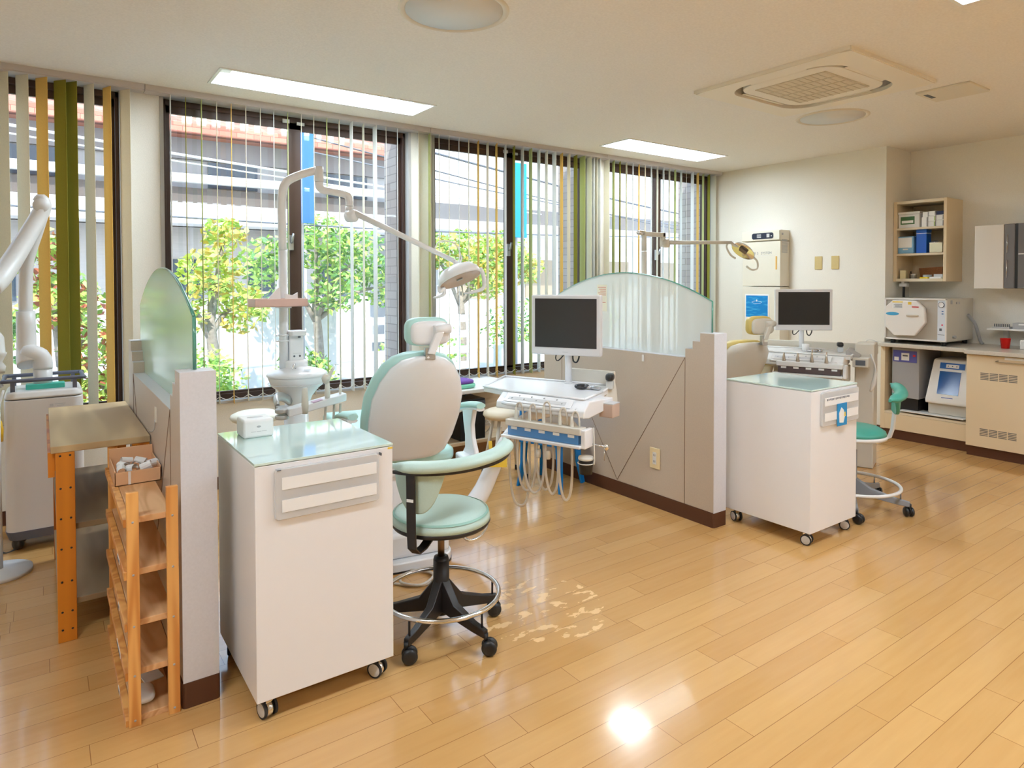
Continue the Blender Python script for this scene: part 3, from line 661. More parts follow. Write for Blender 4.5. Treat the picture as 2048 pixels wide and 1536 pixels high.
def cabinet(name_lab, x, y, hold):
    w, d, T, B = .434, .487, .775, .069
    t = thing('mobile_cabinet', name_lab, 'cabinet', (x+w/2, y+d/2, 0))
    X0, X1, Y0, Y1 = -w/2, w/2, -d/2, d/2
    bx(X0, X1, Y0, Y1, B, T-.010).build('body', WHITE, t, bevel=.0015)
    bx(X0-.001, X1+.001, Y0-.001, Y1+.001, T-.008, T).build('glass_top', gtop, t, bevel=.001)
    k = 0
    for sx in (-1, 1):
        for sy in (-1, 1): castor(t, sx*(w/2-.04), sy*(d/2-.04), [.25, -.4, .6, 1.2][k]); k += 1
    hd = MB().prism([(p[0], p[1]) for p in rrect(hold[0]-x-w/2, hold[1]-x-w/2, hold[2], hold[3], .012, 4)], Y0-.014, Y0-.001, axis='y').build('document_pocket', pocket, t, bevel=.003)
    zc = (hold[2]+hold[3])/2; hh = hold[3]-hold[2]
    for q in (.28, .72):
        z0 = hold[2]+hh*(q-.13); MB().box(hold[0]-x-w/2+.02, hold[1]-x-w/2-.01, Y0-.0155, Y0-.0145, z0, z0+hh*.24).build('label_strip', PAPER, hd)
    return t, Y0
c1, Y0 = cabinet('white castor cabinet in front with a white box on its glass top', .495, 1.978, (.548, .876, .60, .752))
bx(.20, .217, Y0-.0006, Y0, .757, .763).build('tape', YELL, c1)
bx(-.158, -.146, Y0-.016, Y0-.0005, .748, .7505).box(.169, .172, Y0-.016, Y0-.0005, .744, .752).build('clip', DGREY, c1)
c2, Y0 = cabinet('white castor cabinet beside the middle partition with a blue card in its pocket', 3.033, 1.754, (3.11, 3.462, .586, .756))
cd_ = MB().box(-.008, .085, Y0-.018, Y0-.0165, .575, .688).build('card', P('card_blue', srgb(20, 140, 205), .5), c2)
MB().prism([(.012, .592), (.05, .588), (.066, .625), (.05, .655), (.03, .668), (.008, .64)], Y0-.0187, Y0-.018, axis='y').build('tooth_print', PAPER, cd_)
MB().prism([(.055, .622), (.072, .618), (.07, .642), (.058, .64)], Y0-.0192, Y0-.0187, axis='y').build('tooth_print', P('print_lemon', srgb(225, 200, 90), .6), cd_)
mb = MB()
for i in range(16): mb.box(-.10+i*.0135, -.093+i*.0135, Y0-.0165, Y0-.0155, .712+(i % 3)*.001, .722)
mb.build('heading_print', INK, c2)
# white box with lettering
t = thing('tissue_box', 'small white ceramic-look box with grey lettering on the near cabinet', 'box', (.594, 2.362, .775), 0)
MB().box(-.05, .05, -.05, .05, 0, .062).build('body', P('box_white', (.86, .86, .86), .35), t, bevel=.008, seg=3)
MB().lathe([(0, .0012), (.026, .0012), (.028, 0)], (0, 0, .0615), 24, sy=.5).build('opening', LGREY, t)
MB().box(-.026, -.010, -.0504, -.0500, .0205, .0225).box(-.008, .008, -.0504, -.0500, .0205, .0225).box(.010, .026, -.0504, -.0500, .0205, .0225).build('printed_line', LGREY, t); MB().ell((0, -.0503, .038), .007, .0005, .0035).build('logo', GREYP, t)

# ---------------------------------------------------------------- stained shelf table and pine rack at the left
oldwood = woodmat('weathered_wood', srgb(214, 188, 142), srgb(176, 148, 108), 2.2, (2.6, .35, 1), .55, freq=13, dist=2)
oldwood2 = woodmat('weathered_dark_wood', srgb(176, 150, 114), srgb(134, 112, 82), 2.2, (2.6, .35, 1), .6, freq=13, dist=2)
stain = woodmat('orange_stained_wood', srgb(214, 132, 38), srgb(176, 90, 20), 4, (1, 1, .08), .35, dist=2)
pine = woodmat('pine_board', srgb(228, 182, 132), srgb(206, 152, 100), 5.5, (1.6, .22, 1), .5, freq=30, dist=5)
pineleg = woodmat('pine_leg', srgb(232, 172, 98), srgb(206, 136, 66), 6, (1, 1, .07), .45, dist=3)
t = thing('shelf_table', 'weathered wooden shelf table with orange stained legs by the left partition', 'table', (.168, 3.315, 0))
bx(-.15, .164, -.455, .455, .69, .715).build('top', oldwood, t, bevel=.002)
for z_ in (.42, .144): bx(-.135, .15, -.43, .43, z_-.022, z_).build('shelf', oldwood2, t, bevel=.002)
for i, (lx, ly) in enumerate(((-.136, -.453), (.104, -.453), (-.136, .43), (.104, .43))):
    mb = MB(); mb.box(lx, lx+.058, ly, ly+.022, 0, .69); l_ = mb.build('leg', stain, t, bevel=.0015)
    mb = MB()
    if ly < 0:
        for z_ in (.678, .56, .45, .34, .22, .11, .045):
            for dx in (.014, .044): mb.lathe([(0, .0015), (.0035, .001), (.004, 0)], (lx+dx, ly, z_), 8, ax=(0, -1, 0))
        mb.build('screw', BLACK, l_)
    else: mb.bm.free()
for lx in (-.158,): bx(lx, lx+.02, -.43, .43, .60, .69).build('side_rail', stain, t)

t = thing('pine_rack', 'narrow five-tier pine shoe rack standing against the left partition', 'rack', (.2585, 2.53, 0)); ox, oy = .2585, 2.53
zs = [.611, .456, .304, .158, .018]
for i, z_ in enumerate(zs):
    s = bx(-.055, .055, -.315, .335, z_-.019, z_).build('shelf', pine, t, bevel=.0015)
    fr = bx(-.075, -.056, -.325, .345, z_-.024, z_+.0).build('side_board', pineleg, t, bevel=.0015)
    L_ = [.05, .06, .035, .11, .04][i]; y_ = [-.20, -.17, -.16, -.13, -.12][i]
    if i: 
        lb_ = bx(-.0762, -.075, y_-L_/2, y_+L_/2, z_-.020, z_-.004).build('label_sticker', PAPER, fr)
        mb = MB(); rnd = random.Random(i)
        for k in range(int(L_/.006)): mb.box(-.0767, -.0762, y_-L_/2+.003+k*.0058, y_-L_/2+.003+k*.0058+rnd.choice((.002, .003)), z_-.017, z_-.008)
        mb.build('print', INK, lb_)
lb_ = bx(-.054, -.036, -.27, -.21, .611, .6118).build('label_sticker', PAPER, t)
for lx, ly in ((-.068, -.338), (.036, -.338), (-.066, .338), (.040, .338)):
    l_ = bx(lx, lx+.032, ly-(.0 if ly > 0 else .0), ly+.016, 0, .69).build('leg', pineleg, t, bevel=.0015)
    if ly < 0:
        mb = MB()
        for z_ in zs: mb.lathe([(0, .0012), (.0032, .0012), (.0035, 0)], (lx+.016, ly, z_-.008 if z_ > .05 else z_), 8, ax=(0, -1, 0))
        mb.build('nail', GREYP, l_)
# tray of paper rolls on the rack
clearw = P('cardboard_tray', srgb(224, 176, 134), .5)
t = thing('cardboard_tray', 'low pinkish tray full of crumpled white paper slips on top of the pine rack', 'tray', (.262, 2.69, .611))
mb = MB(); W2, D2, h = .07, .11, .062
mb.box(-W2, W2, -D2, D2, 0, .004); mb.box(-W2, W2, -D2, -D2+.004, 0, h*.75); mb.box(-W2, -W2+.004, -D2, D2, 0, h*.85); mb.box(W2-.004, W2, -D2, D2, 0, h*.85); mb.box(-W2, W2, D2-.004, D2, 0, h*1.35)
mb.build('box', clearw, t, bevel=.001)
bx(-.030, -.022, -D2-.0008, -D2, .002, h*.74).build('tape', P('tape_clear', (.85, .8, .75), .3), t)
slips = []
for i, (x, y, sx, sy, rx, ry) in enumerate([(-.045, -.075, .03, .03, .2, .5), (-.015, -.07, .035, .025, -.3, .1), (.03, -.06, .04, .03, .1, -.4), (.048, -.03, .035, .035, .3, .2), (0, -.03, .04, .025, -.2, .3), (-.04, -.02, .03, .03, .1, -.2), (.02, .02, .04, .03, .3, .1), (-.02, .05, .05, .03, 0, .2)]):
    mb = MB(); A = M4.Rotation(rx, 3, 'X') @ M4.Rotation(ry, 3, 'Y') @ M4.Rotation(i*.7, 3, 'Z')
    pr = []
    for k in range(9):
        a = k/8*4.2; pr.append((.012*cos(a)*(1+k*.05), .012*sin(a)*(1+k*.05)))
    q = mb.bm
    vs_ = [[q.verts.new(A @ V((px, yy, pz))) for yy in (-sy*.6, sy*.6)] for px, pz in pr]
    for a_, b_ in zip(vs_, vs_[1:]): q.faces.new([a_[0], a_[1], b_[1], b_[0]])
    o = mb.build('paper_slip', PAPER); o.location = (.262+x, 2.69+y, .611+.046); tag(o, 'curled white paper slip in the cardboard tray on the pine rack', 'paper', 'paper slips in the tray')
# white cloth bits on the bottom shelf
mb = MB().ell((0, 0, 0), .03, .05, .014, e=.7); o = mb.build('folded_cloth', PAPER); o.location = (.24, 2.30, .033); tag(o, 'small folded white cloth on the bottom tier of the pine rack', 'cloth')
o = bx(-.025, .03, -.04, .04, 0, .004).build('paper_card', PAPER); o.location = (.27, 2.42, .0185); o.rotation_euler = (0, 0, .2); tag(o, 'white card lying on the bottom tier of the pine rack', 'card')

# ---------------------------------------------------------------- stools
def star_base(par, r, mat, hubz, ang0, cmat, ringr=None, ringz=None, ringmat=None, ringt=.009, leg_h=.035):
    for i in range(5):
        a = ang0+i*2*pi/5; d = V((cos(a), sin(a), 0)); n_ = V((-sin(a), cos(a), 0))
        rows = []
        for f, hw, z0, z1 in ((.10, .022, .085, hubz), (.35, .018, .075, .125), (.75, .014, .062, .095), (1.0, .012, .058, .085)):
            c = d*(r*f); rows.append([c-n_*hw+V((0, 0, z0)), c+n_*hw+V((0, 0, z0)), c+n_*hw*.8+V((0, 0, z1)), c-n_*hw*.8+V((0, 0, z1))])
        MB().loft(rows, smooth=False).build('leg', mat, par, bevel=.003)
        c = bpy.data.objects.new('castor', None); COL.objects.link(c); c.parent = par; c.location = d*r; c.rotation_euler = (0, 0, a+[.6, -.9, 1.3, .4, -.5][i])
        mb = MB()
        for s in (-1, 1): mb.lathe([(0, .004), (.018, .004), (.0262, .008), (.0275, .014), (.024, .021), (.012, .0235), (0, .0235)], (0, .012, .0275), 24, cmat, ax=(s, 0, 0))
        mb.build('wheel', cmat, c)
        MB().cyl((0, 0, .045), (0, 0, .075), .008).ell((0, .008, .036), .007, .024, .022).build('fork', cmat, c)
        if ringr and i % 1 == 0 and ringmat: MB().cyl(d*ringr+V((0, 0, .085)), d*ringr+V((0, 0, ringz)), .004).build('ring_bracket', mat, par)
    if ringr:
        MB().tube([(ringr*cos(2*pi*k/48), ringr*sin(2*pi*k/48), ringz) for k in range(48)], ringt, 10, closed=True).build('foot_ring', ringmat, par)
DKM = P('black_metal', (.018, .014, .013), .38)
t = thing('dental_stool', 'mint green round stool with curved armrest and chrome foot ring in front', 'stool', (1.20, 2.14, 0), R(0)); S1 = t
star_base(t, .235, DKM, .20, R(-150), BLACK, .215, .145, CHROME, .0085)
MB().cyl((0, 0, .07), (0, 0, .27), .031, .029).lathe([(.029, .27), (.026, .281), (.014, .283)]).build('column', DKM, t)
MB().cyl((0, 0, .27), (0, 0, .40), .0125).build('gas_lift', P('brass_lift', srgb(140, 112, 84), .35, 1), t)
MB().lathe([(0, .40), (.06, .392), (.09, .40), (.178, .408), (.184, .418), (.180, .427), (0, .427)], n=56).build('seat_plate', DKM, t)
MB().lathe([(0, .470), (.08, .470), (.15, .466), (.172, .455), (.181, .440), (.182, .424), (.17, .421), (0, .421)], n=64).build('seat', MINT, t)
MB().lathe([(.171, .4585), (.176, .4565), (.178, .452)], n=64).build('seat_piping', P('mint_seam', srgb(150, 190, 176), .5), t)
# lever ring
MB().tube([(.06, -.02, .398), (.075, -.03, .385), (.08, -.03, .345), (.105, -.04, .328), (.16, -.03, .332), (.205, .0, .355), (.205, .025, .385), (.15, .04, .400), (.08, .03, .402)], .0052, 8, smooth=4).build('lever', CHROME, t)
# bracket: flat bar up from under the seat, at the camera side left
va = R(-146); d = V((cos(va), sin(va), 0)); side = V((-sin(va), cos(va), 0))
pts = [(.05, .392), (.14, .366), (.19, .366), (.218, .39), (.224, .46), (.226, .60), (.228, .655)]
rows = [[d*a+side*w+V((0, 0, z_)) + (d*.004 if k > 2 else V((0, 0, -.004)))*s for w, s in ((-.017, -1), (.017, -1), (.017, 1), (-.017, 1))] for k, (a, z_) in enumerate(pts)]
br = MB().loft(rows, smooth=False).build('bracket', DKM, t, bevel=.002)
mb = MB(); c0 = d*.2315+V((0, 0, .56)); mb.box(-.0125, .0125, -.001, .001, -.005, .005); o = mb.build('label_sticker', PAPER, br); o.location = c0+d*.001; o.rotation_euler = (0, 0, va+pi/2)
# curved armrest sweeping round the right side
def arm(par, a0, a1, R0, z0, z1, mat, rad=.022, hh=.8, nn=26, name='armrest'):
    rows = []
    for i in range(nn):
        f = i/(nn-1); a = a0+(a1-a0)*f; rr_ = R0*(1+.25*max(0, f-.6)); z_ = z0+(z1-z0)*f
        e = min(1, .45+2.2*min(f, 1-f)*2) if 0 else (math.sin(pi*min(1, max(.04, min(f, 1-f)*6)/1.0/2)) if min(f, 1-f)*6 < 1 else 1)
        e = max(.28, e); d_ = V((cos(a), sin(a), 0)); c = d_*rr_+V((0, 0, z_))
        rows.append([c+d_*(rad*1.15*e*cos(2*pi*k/12))+V((0, 0, rad*hh*e*sin(2*pi*k/12))) for k in range(12)])
    return MB().loft(rows).build(name, mat, par)
arm(t, R(-170), R(-16), .226, .668, .700, MINT, .028, .75)
rows = []
for i in range(20):
    f = i/19; a = R(-164)+R(128)*f; d_ = V((cos(a), sin(a), 0)); c = d_*(.232*(1+.2*max(0, f-.6)))+V((0, 0, .650+.02*f))
    rows.append([c+d_*.006+V((0, 0, .004)), c+d_*.006-V((0, 0, .006)), c-d_*.004-V((0, 0, .006)), c-d_*.004+V((0, 0, .004))])
MB().loft(rows, smooth=False).build('arm_frame', DKM, t)
rows = []
for i in range(22):     # hanging back pad
    f = i/21; a = R(-170)+R(72)*f; d_ = V((cos(a), sin(a), 0)); h0 = .660
    dep = .155*max(.02, (1-abs((f-.36)/.42)**2.6) if abs(f-.36) < .42 else .10*(1-(f-.78)/.22*.8)) 
    c0, c1_ = d_*.200+V((0, 0, h0)), d_*.196+V((0, 0, h0-max(dep, .012)))
    rows.append([c0+d_*.010, c0-d_*.010, c1_-d_*.008, c1_+d_*.008])
MB().loft(rows).build('back_pad', MINT, t, bevel=.004)

t = thing('dental_stool', 'teal round stool with white foot ring behind the far white cabinet', 'stool', (3.81, 1.96, 0)); S2 = t
GM = P('stool_grey', (.26, .27, .29), .45); WM = P('stool_white', (.78, .78, .78), .35)
star_base(t, .30, GM, .17, R(-75), BLACK, .255, .135, WM, .0095)
MB().cyl((0, 0, .07), (0, 0, .33), .034).build('column', GM, t)
MB().cyl((0, 0, .33), (0, 0, .40), .014).build('gas_lift', STEEL, t)
MB().lathe([(0, .395), (.12, .398), (.186, .408), (.19, .420), (.186, .430), (0, .430)], n=56).build('seat_plate', WM, t)
MB().lathe([(0, .476), (.08, .475), (.15, .466), (.178, .448), (.185, .429), (0, .426)], n=56).build('seat', TEAL, t)
va = R(-35); d = V((cos(va), sin(va), 0)); side = V((-sin(va), cos(va), 0))
pts = [(.05, .392), (.17, .380), (.225, .40), (.243, .45), (.255, .56), (.258, .63), (.258, .665)]
rows = [[d*a+side*w+V((0, 0, z_)) + (d*.006 if k > 1 else V((0, 0, -.006)))*s for w, s in ((-.014, -1), (.014, -1), (.014, 1), (-.014, 1))] for k, (a, z_) in enumerate(pts)]
br = MB().loft(rows, smooth=False).build('bracket', WM, t, bevel=.004)
mb = MB()
for z_ in (.622, .602): mb.lathe([(0, .003), (.006, .002), (.007, 0)], d*.266+V((0, 0, z_)), 12, ax=d)
mb.build('screw', STEEL, br)
arm(t, R(-104), R(-22), .250, .655, .700, TEAL, .030, .8, name='armrest')
rows = []
for i in range(20):
    f = i/19; a = R(-100)+R(62)*f; d_ = V((cos(a), sin(a), 0)); dep = .012+.095*max(0, 1-abs((f-.80)/.5)**2)
    c0, c1_ = d_*.240+V((0, 0, .662)), d_*.234+V((0, 0, .652-dep)); rows.append([c0+d_*.012, c0-d_*.012, c1_-d_*.009, c1_+d_*.009])
MB().loft(rows).build('back_pad', TEAL, t, bevel=.004)

# ---------------------------------------------------------------- suction machine, far left
t = thing('suction_unit', 'white wheeled suction machine with slate grey handle rail under the left window', 'machine', (.0, 4.10, 0)); ox, oy = 0, 4.10
bodym = P('machine_white', (.76, .74, .73), .32); slate = P('machine_slate', srgb(92, 96, 112), .45)
mb = MB().prism(rrect(-.155, .165, -.15, .15, .045, 6), .095, .735, top=rrect(-.155, .165, -.15, .15, .045, 6)); mb.build('body', bodym, t, bevel=.004)
MB().prism(rrect(-.158, .168, -.153, .153, .047, 6), .739, .775, top=rrect(-.145, .155, -.14, .14, .04, 6)).build('lid', bodym, t, bevel=.01, seg=3)
MB().prism(rrect(-.145, .155, -.14, .14, .045, 6), .055, .10, top=rrect(-.158, .168, -.153, .153, .047, 6)).build('base', slate, t)
mb = MB(); zz = .826
mb.tube([(-.14, -.12, zz), (.15, -.12, zz), (.165, -.10, zz), (.165, .10, zz), (.15, .12, zz), (-.14, .12, zz), (-.155, .10, zz), (-.155, -.10, zz)], .0095, 10, smooth=3, closed=True)
for x, y in ((-.12, -.12), (.13, -.12), (-.12, .12), (.13, .12)): mb.box(x-.009, x+.009, y-.007, y+.007, .765, zz)
mb.build('handle_rail', slate, t)
MB().box(-.07, .09, -.09, -.02, .775, .80).build('display', P('machine_turq', srgb(70, 190, 170), .4), t, bevel=.004)
bx(.045, .09, -.1508, -.1500, .703, .706).box(.055, .085, -.1508, -.1500, .694, .697).box(.025, .04, -.1508, -.1500, .692, .706).build('printed_mark', LGREY, t)
for x, y in ((-.11, -.10), (.12, -.10), (-.11, .10), (.12, .10)):
    MB().lathe([(0, -.016), (.022, -.016), (.028, -.008), (.028, .008), (.022, .016), (0, .016)], (x, y, .029), 20, ax=(.8, .5, 0)).ell((x+.008, y, .05), .03, .022, .018).build('castor', BLACK, t)
hs = P('duct_white', (.74, .74, .74), .35)
mb = MB()
mb.tube([(.0, -.04, .775), (0, -.04, .87)], .040, 20)
mb.tube([(0, -.04, .87), (0, -.04, .905), (-.012, -.04, .935), (-.04, -.04, .95), (-.06, -.02, .955)], .0415, 20, smooth=3)
mb.tube([(-.055, -.04, .895), (-.062, -.02, .93), (-.065, .0, .98), (-.066, 0, 1.16)], [.05, .047, .042, .04], 20, smooth=3)
mb.build('duct_elbow', hs, t)
mb = MB(); mb.tube([(-.066, 0, 1.14), (-.064, 0, 1.30), (-.055, -.01, 1.42), (-.02, -.03, 1.55), (.002, -.05, 1.63)], .030, 18, smooth=4)
mb.build('riser_duct', hs, t)
mb = MB(); mb.tube([(-.19, -.35, 1.275), (-.15, -.25, 1.33), (-.09, -.15, 1.45), (-.02, -.07, 1.60), (.012, -.05, 1.68), (.004, -.05, 1.715), (-.016, -.05, 1.70)], [.045, .045, .042, .038, .036, .032, .02], 18, smooth=4)
mb.lathe([(0, -.03), (.034, -.028), (.036, 0), (.034, .028), (0, .03)], (.004, -.06, 1.685), 24, ax=(0, 1, 0))
mb.build('swing_duct', hs, t)
MB().tube([(-.165, -.05, .80), (-.185, -.12, .80), (-.18, -.19, .70), (-.19, -.2, .60)], .009, 8, smooth=4).build('suction_hose', HOSE, t)
t = thing('handpiece_holder', 'yellow tipped handpiece hanging from a ring at the left edge', 'tool', (-.172, 3.86, .56))
MB().lathe([(.0, 0), (.018, .005), (.02, .06), (.014, .10), (0, .105)], n=16).build('grip', P('grip_yellow', srgb(224, 178, 30), .4), t)
MB().tube([(0, 0, .10), (.005, .02, .17), (.02, .05, .235)], .005, 8, smooth=3).build('cable', OFFWH, t)
t = thing('xray_lamp_head', 'white bell-shaped head of an arm at the left picture edge', 'lamp', (-.168, 3.70, .90))
MB().lathe([(0, 0), (.03, .0), (.035, .03), (.022, .05), (.034, .075), (.04, .09), (.034, .095), (.03, .16), (.0, .21)], n=24).build('head', hs, t)
MB().cyl((0, 0, .0), (0, .0, -.90), .012).lathe([(0, 0), (.12, 0), (.12, .02), (0, .03)], (0, 0, -.90), 30).build('stand', hs, t)
# power cord on the floor at the left
tag(MB().tube([(-.19, 4.2, .30), (-.20, 4.1, .12), (-.17, 3.98, .006), (-.10, 4.02, .006)], .005, 8, smooth=4).build('power_cord', DGREY), 'dark power cord hanging down beside the suction machine', 'cord')
# ---------------------------------------------------------------- dental chair, near
ENW = P('unit_white', (.86, .86, .88), .22); UIV = P('unit_ivory', (.70, .66, .58), .35); BEI = P('unit_beige', (.62, .58, .50), .4)
def shellrow(cx, cy_, z_, hw, dep, n=20, k=.0, flat=.35):
    """one horizontal ring: back side (-y) rounded, front flatter"""
    out = []
    for i in range(n):
        a = 2*pi*i/n; x = cos(a); y = sin(a); e = .55
        X = math.copysign(abs(x)**e, x)*hw; Y = math.copysign(abs(y)**.7, y)*dep
        if y > 0: Y *= flat
        Y += k*(X/hw)**2 if hw > 0 else 0
        out.append(V((cx+X, cy_+Y, z_)))
    return out
def dental_chair(name_lab, loc, rz, shell, pad, back, hr, base=True, arms=True):
    t = thing('dental_chair', name_lab, 'dental chair', loc, rz)
    # back shell and cushion: rows (z, y, half width)
    MB().loft([shellrow(bx_, y, z_, hw, .035, 24, .03, .2) for z_, y, hw, bx_ in back]).build('back_shell', shell, t, sub=0)
    MB().loft([shellrow(bx_-.008, y+.035, z_+.012, hw+.017 if hw > .1 else hw+.02, .030, 24, .035, 1.6) for z_, y, hw, bx_ in back]).build('back_cushion', pad, t)
    # seat, leg rest
    MB().prism(rrect(-.235, .235, -.20, .34, .08, 6), .445, .505).build('seat_cushion', pad, t, bevel=.02, seg=3)
    MB().prism(rrect(-.225, .225, -.19, .33, .08, 6), .40, .445).build('seat_shell', shell, t, bevel=.012)
    MB().prism([(.30, .42), (.36, .44), (1.0, .40), (1.02, .44), (.98, .505), (.6, .535), (.36, .52)], -.20, .20, axis='x').build('leg_rest', pad, t, bevel=.03, seg=3)
    # headrest
    hx, hy, hz, sc = hr
    MB().ell((hx-.003, hy+.028, hz+.005), .104*sc, .032, .066*sc, 28, 14, e=.55).build('headrest_cushion', pad, t)
    h = MB().ell((hx+.005, hy, hz-.001), .094*sc, .022, .056*sc, 28, 14, e=.55).build('headrest_shell', shell, t)
    MB().cyl((hx+.012, hy-.028, hz+.012), (hx+.085, hy-.02, hz+.018), .021, None, 20).build('tilt_joint', shell, t)
    MB().prism([(hx-.020, hz-.085), (hx+.012, hz-.09), (hx+.055, hz+.005), (hx+.018, hz+.01)], hy-.045, hy-.018, axis='y').build('headrest_stem', shell, t, bevel=.005)
    zt = back[-2][0]
    MB().box(hx-.028, hx-.010, hy-.035, hy-.012, zt-.01, hz-.06).box(hx-.028, hx+.016, hy-.038, hy-.01, zt-.012, zt+.010).build('steel_bracket', STEEL, t, bevel=.002)
    MB().box(-.17, .17, -.26, .34, .045, .16).box(-.13, .13, -.16, .25, .16, .42).build('base', shell, t, bevel=.02, seg=3)
    MB().prism(rrect(-.19, .19, -.30, .50, .10, 6), 0, .045).build('floor_plate', shell, t, bevel=.006)
    MB().prism(rrect(-.192, .192, -.302, .502, .10, 6), 0, .008).build('floor_gasket', BLACK, t)
    if arms:
        for s in (-1, 1):
            rows = []
            for i in range(14):
                f = i/13; y = -.34+.34*f; z_ = .728-.07*f**1.8; w = .024*(.4+1.2*math.sin(pi*min(1, .15+f*.75)))
                rows.append([V((s*.295+w*cos(2*pi*k/12), y, z_+.014*sin(2*pi*k/12))) for k in range(12)])
            MB().loft(rows).build('arm_pad', pad, t)
            rows = []
            for i in range(12):
                f = i/11; y = -.335+.32*f; z_ = .711-.068*f**1.8; w = .022
                rows.append([V((s*.295+w*cos(2*pi*k/10), y, z_+.010*sin(2*pi*k/10))) for k in range(10)])
            MB().loft(rows).build('arm_shell', shell, t)
            MB().loft([[V((s*.295+a, y, z_)) for a, y in ((-.012, y0), (.012, y0), (.012, y1), (-.012, y1))] for z_, y0, y1 in ((.705, -.27, -.12), (.62, -.24, -.14), (.56, -.25, -.16), (.50, -.29, -.16), (.46, -.30, -.12))], smooth=False).build('arm_post', shell, t, bevel=.006)
            MB().box(min(s*.24, s*.30), max(s*.24, s*.30), -.28, -.14, .43, .475).build('arm_mount', shell, t, bevel=.01)
    return t
back1 = [(.495, -.225, .15, -.02), (.515, -.235, .18, -.02), (.60, -.30, .198, -.02), (.70, -.36, .208, -.02), (.80, -.41, .205, -.02), (.88, -.45, .180, -.02), (.94, -.475, .142, -.02), (.975, -.49, .098, -.02), (.99, -.495, .05, -.02), (.994, -.496, .01, -.02)]
CH1 = dental_chair('near dental chair with mint green pads and white shell, seen from behind', (1.42, 2.95, 0), R(-10), ENW, P('mint_pad', srgb(186, 226, 220), .38), back1, (-.005, -.49, 1.088, .92))
# arm carrying the delivery table, with yellow plate
mb = MB().tube([(1.50, 2.80, .10), (1.66, 2.78, .14), (1.76, 2.75, .24), (1.84, 2.74, .38), (1.93, 2.73, .52), (2.05, 2.73, .60), (2.20, 2.74, .61)], [.05, .048, .046, .04, .034, .03, .03], 18, smooth=4)
mb.build('table_arm', ENW, CH1, W=CH1)
MB().lathe([(0, -.03), (.03, -.028), (.032, 0), (.03, .028), (0, .03)], (1.83, 2.71, .42), 20, ax=(.8, -.6, 0)).build('pivot_cap', ENW, CH1, W=CH1)
MB().prism([(-.055, -.028), (.055, -.028), (.055, .016), (-.012, .016), (-.018, .10), (-.034, .10), (-.03, .016), (-.055, .016)], -.003, 0, axis='y').build('yellow_plate', YELL, CH1, W=None, loc=(.415, -.235, .43), rot=(0, 0, R(-26)))
tag(MB().tube([(1.16, 2.68, .006), (1.22, 2.58, .006), (1.31, 2.50, .006), (1.40, 2.53, .006), (1.38, 2.62, .008), (1.29, 2.63, .008), (1.24, 2.56, .014), (1.30, 2.49, .014), (1.39, 2.55, .014), (1.34, 2.66, .008), (1.20, 2.74, .006), (1.10, 2.72, .006)], .0055, 8, smooth=5).build('coiled_hose', HOSE), 'beige hose coiled on the floor behind the mint stool', 'hose')

# ---------------------------------------------------------------- basin with lamp pole
t = thing('spittoon_unit', 'white dental basin with cup filler tower and lamp pole beside the near chair', 'basin', (1.035, 3.30, 0)); SP = t
cx, cy_ = 1.035, 3.30
MB().lathe([(0, .695), (.05, .695), (.062, .705), (.072, .735), (.105, .775), (.125, .79), (.140, .83), (.141, .842), (.138, .846)], (cx, cy_, 0), 48, sy=.9).build('bowl_body', ENW, t, W=t)
MB().lathe([(.146, .838), (.148, .845), (.144, .852), (.128, .862), (.09, .872), (.06, .880), (.03, .884), (0, .885)], (cx, cy_, 0), 48, sy=.9).build('bowl_cover', ENW, t, W=t)
MB().lathe([(.1415, .80), (.1405, .803), (.139, .80)], (cx, cy_, 0), 48, sy=.9).build('rim_line', LGREY, t, W=t)
MB().box(cx+.005, cx+.035, cy_-.10, cy_-.088, .8735, .8745).box(cx+.012, cx+.028, cy_-.128, cy_-.120, .862, .8632).build('drain_mark', GREYP, t, W=t)
MB().prism(rrect(cx-.062, cx+.055, cy_-.02, cy_+.07, .03, 5), .87, .915).build('tower_foot', ENW, t, bevel=.012, seg=3, W=t)
MB().prism(rrect(cx-.038, cx+.036, cy_+.0, cy_+.055, .012, 4), .90, 1.055).build('filler_tower', ENW, t, bevel=.004, W=t)
MB().prism(rrect(cx-.040, cx+.040, cy_-.028, cy_+.058, .015, 4), 1.035, 1.062, top=rrect(cx-.042, cx+.042, cy_-.032, cy_+.060, .015, 4)).build('tower_hood', ENW, t, bevel=.006, seg=3, W=t)
mb = MB()
for s in (-.014, .014): mb.lathe([(0, .002), (.0045, .002), (.005, 0)], (cx+s, cy_-.0, .934), 14, ax=(0, -1, 0))
mb.box(cx+.0, cx+.012, cy_-.020, cy_-.014, 1.026, 1.036).build('button', DGREY, t, W=t)
MB().box(-.02, .02, -.0008, 0, .947, .949).build('printed_mark', LGREY, t)
MB().tube([(cx-.025, cy_-.05, .88), (cx-.035, cy_-.07, .905), (cx-.055, cy_-.10, .885)], .004, 8, smooth=4).build('rinse_spout', CHROME, t, W=t)
MB().tube([(cx, cy_+.02, .0), (cx, cy_+.02, .70)], [.085, .055], 24).build('column', ENW, t, W=t)
px_ = .975
mb = MB().tube([(px_, 3.32, .84), (px_, 3.32, 1.46)], .0215, 20); mb.build('light_pole', ENW, t, W=t)
MB().tube([(px_, 3.32, 1.462), (px_-.004, 3.32, 1.66), (px_-.001, 3.32, 1.735), (px_+.012, 3.32, 1.785), (px_+.04, 3.32, 1.815), (px_+.10, 3.31, 1.845), (px_+.165, 3.30, 1.868)], [.020, .020, .021, .021, .021, .020, .020], 20, smooth=5).build('upper_pole', ENW, t, W=t)
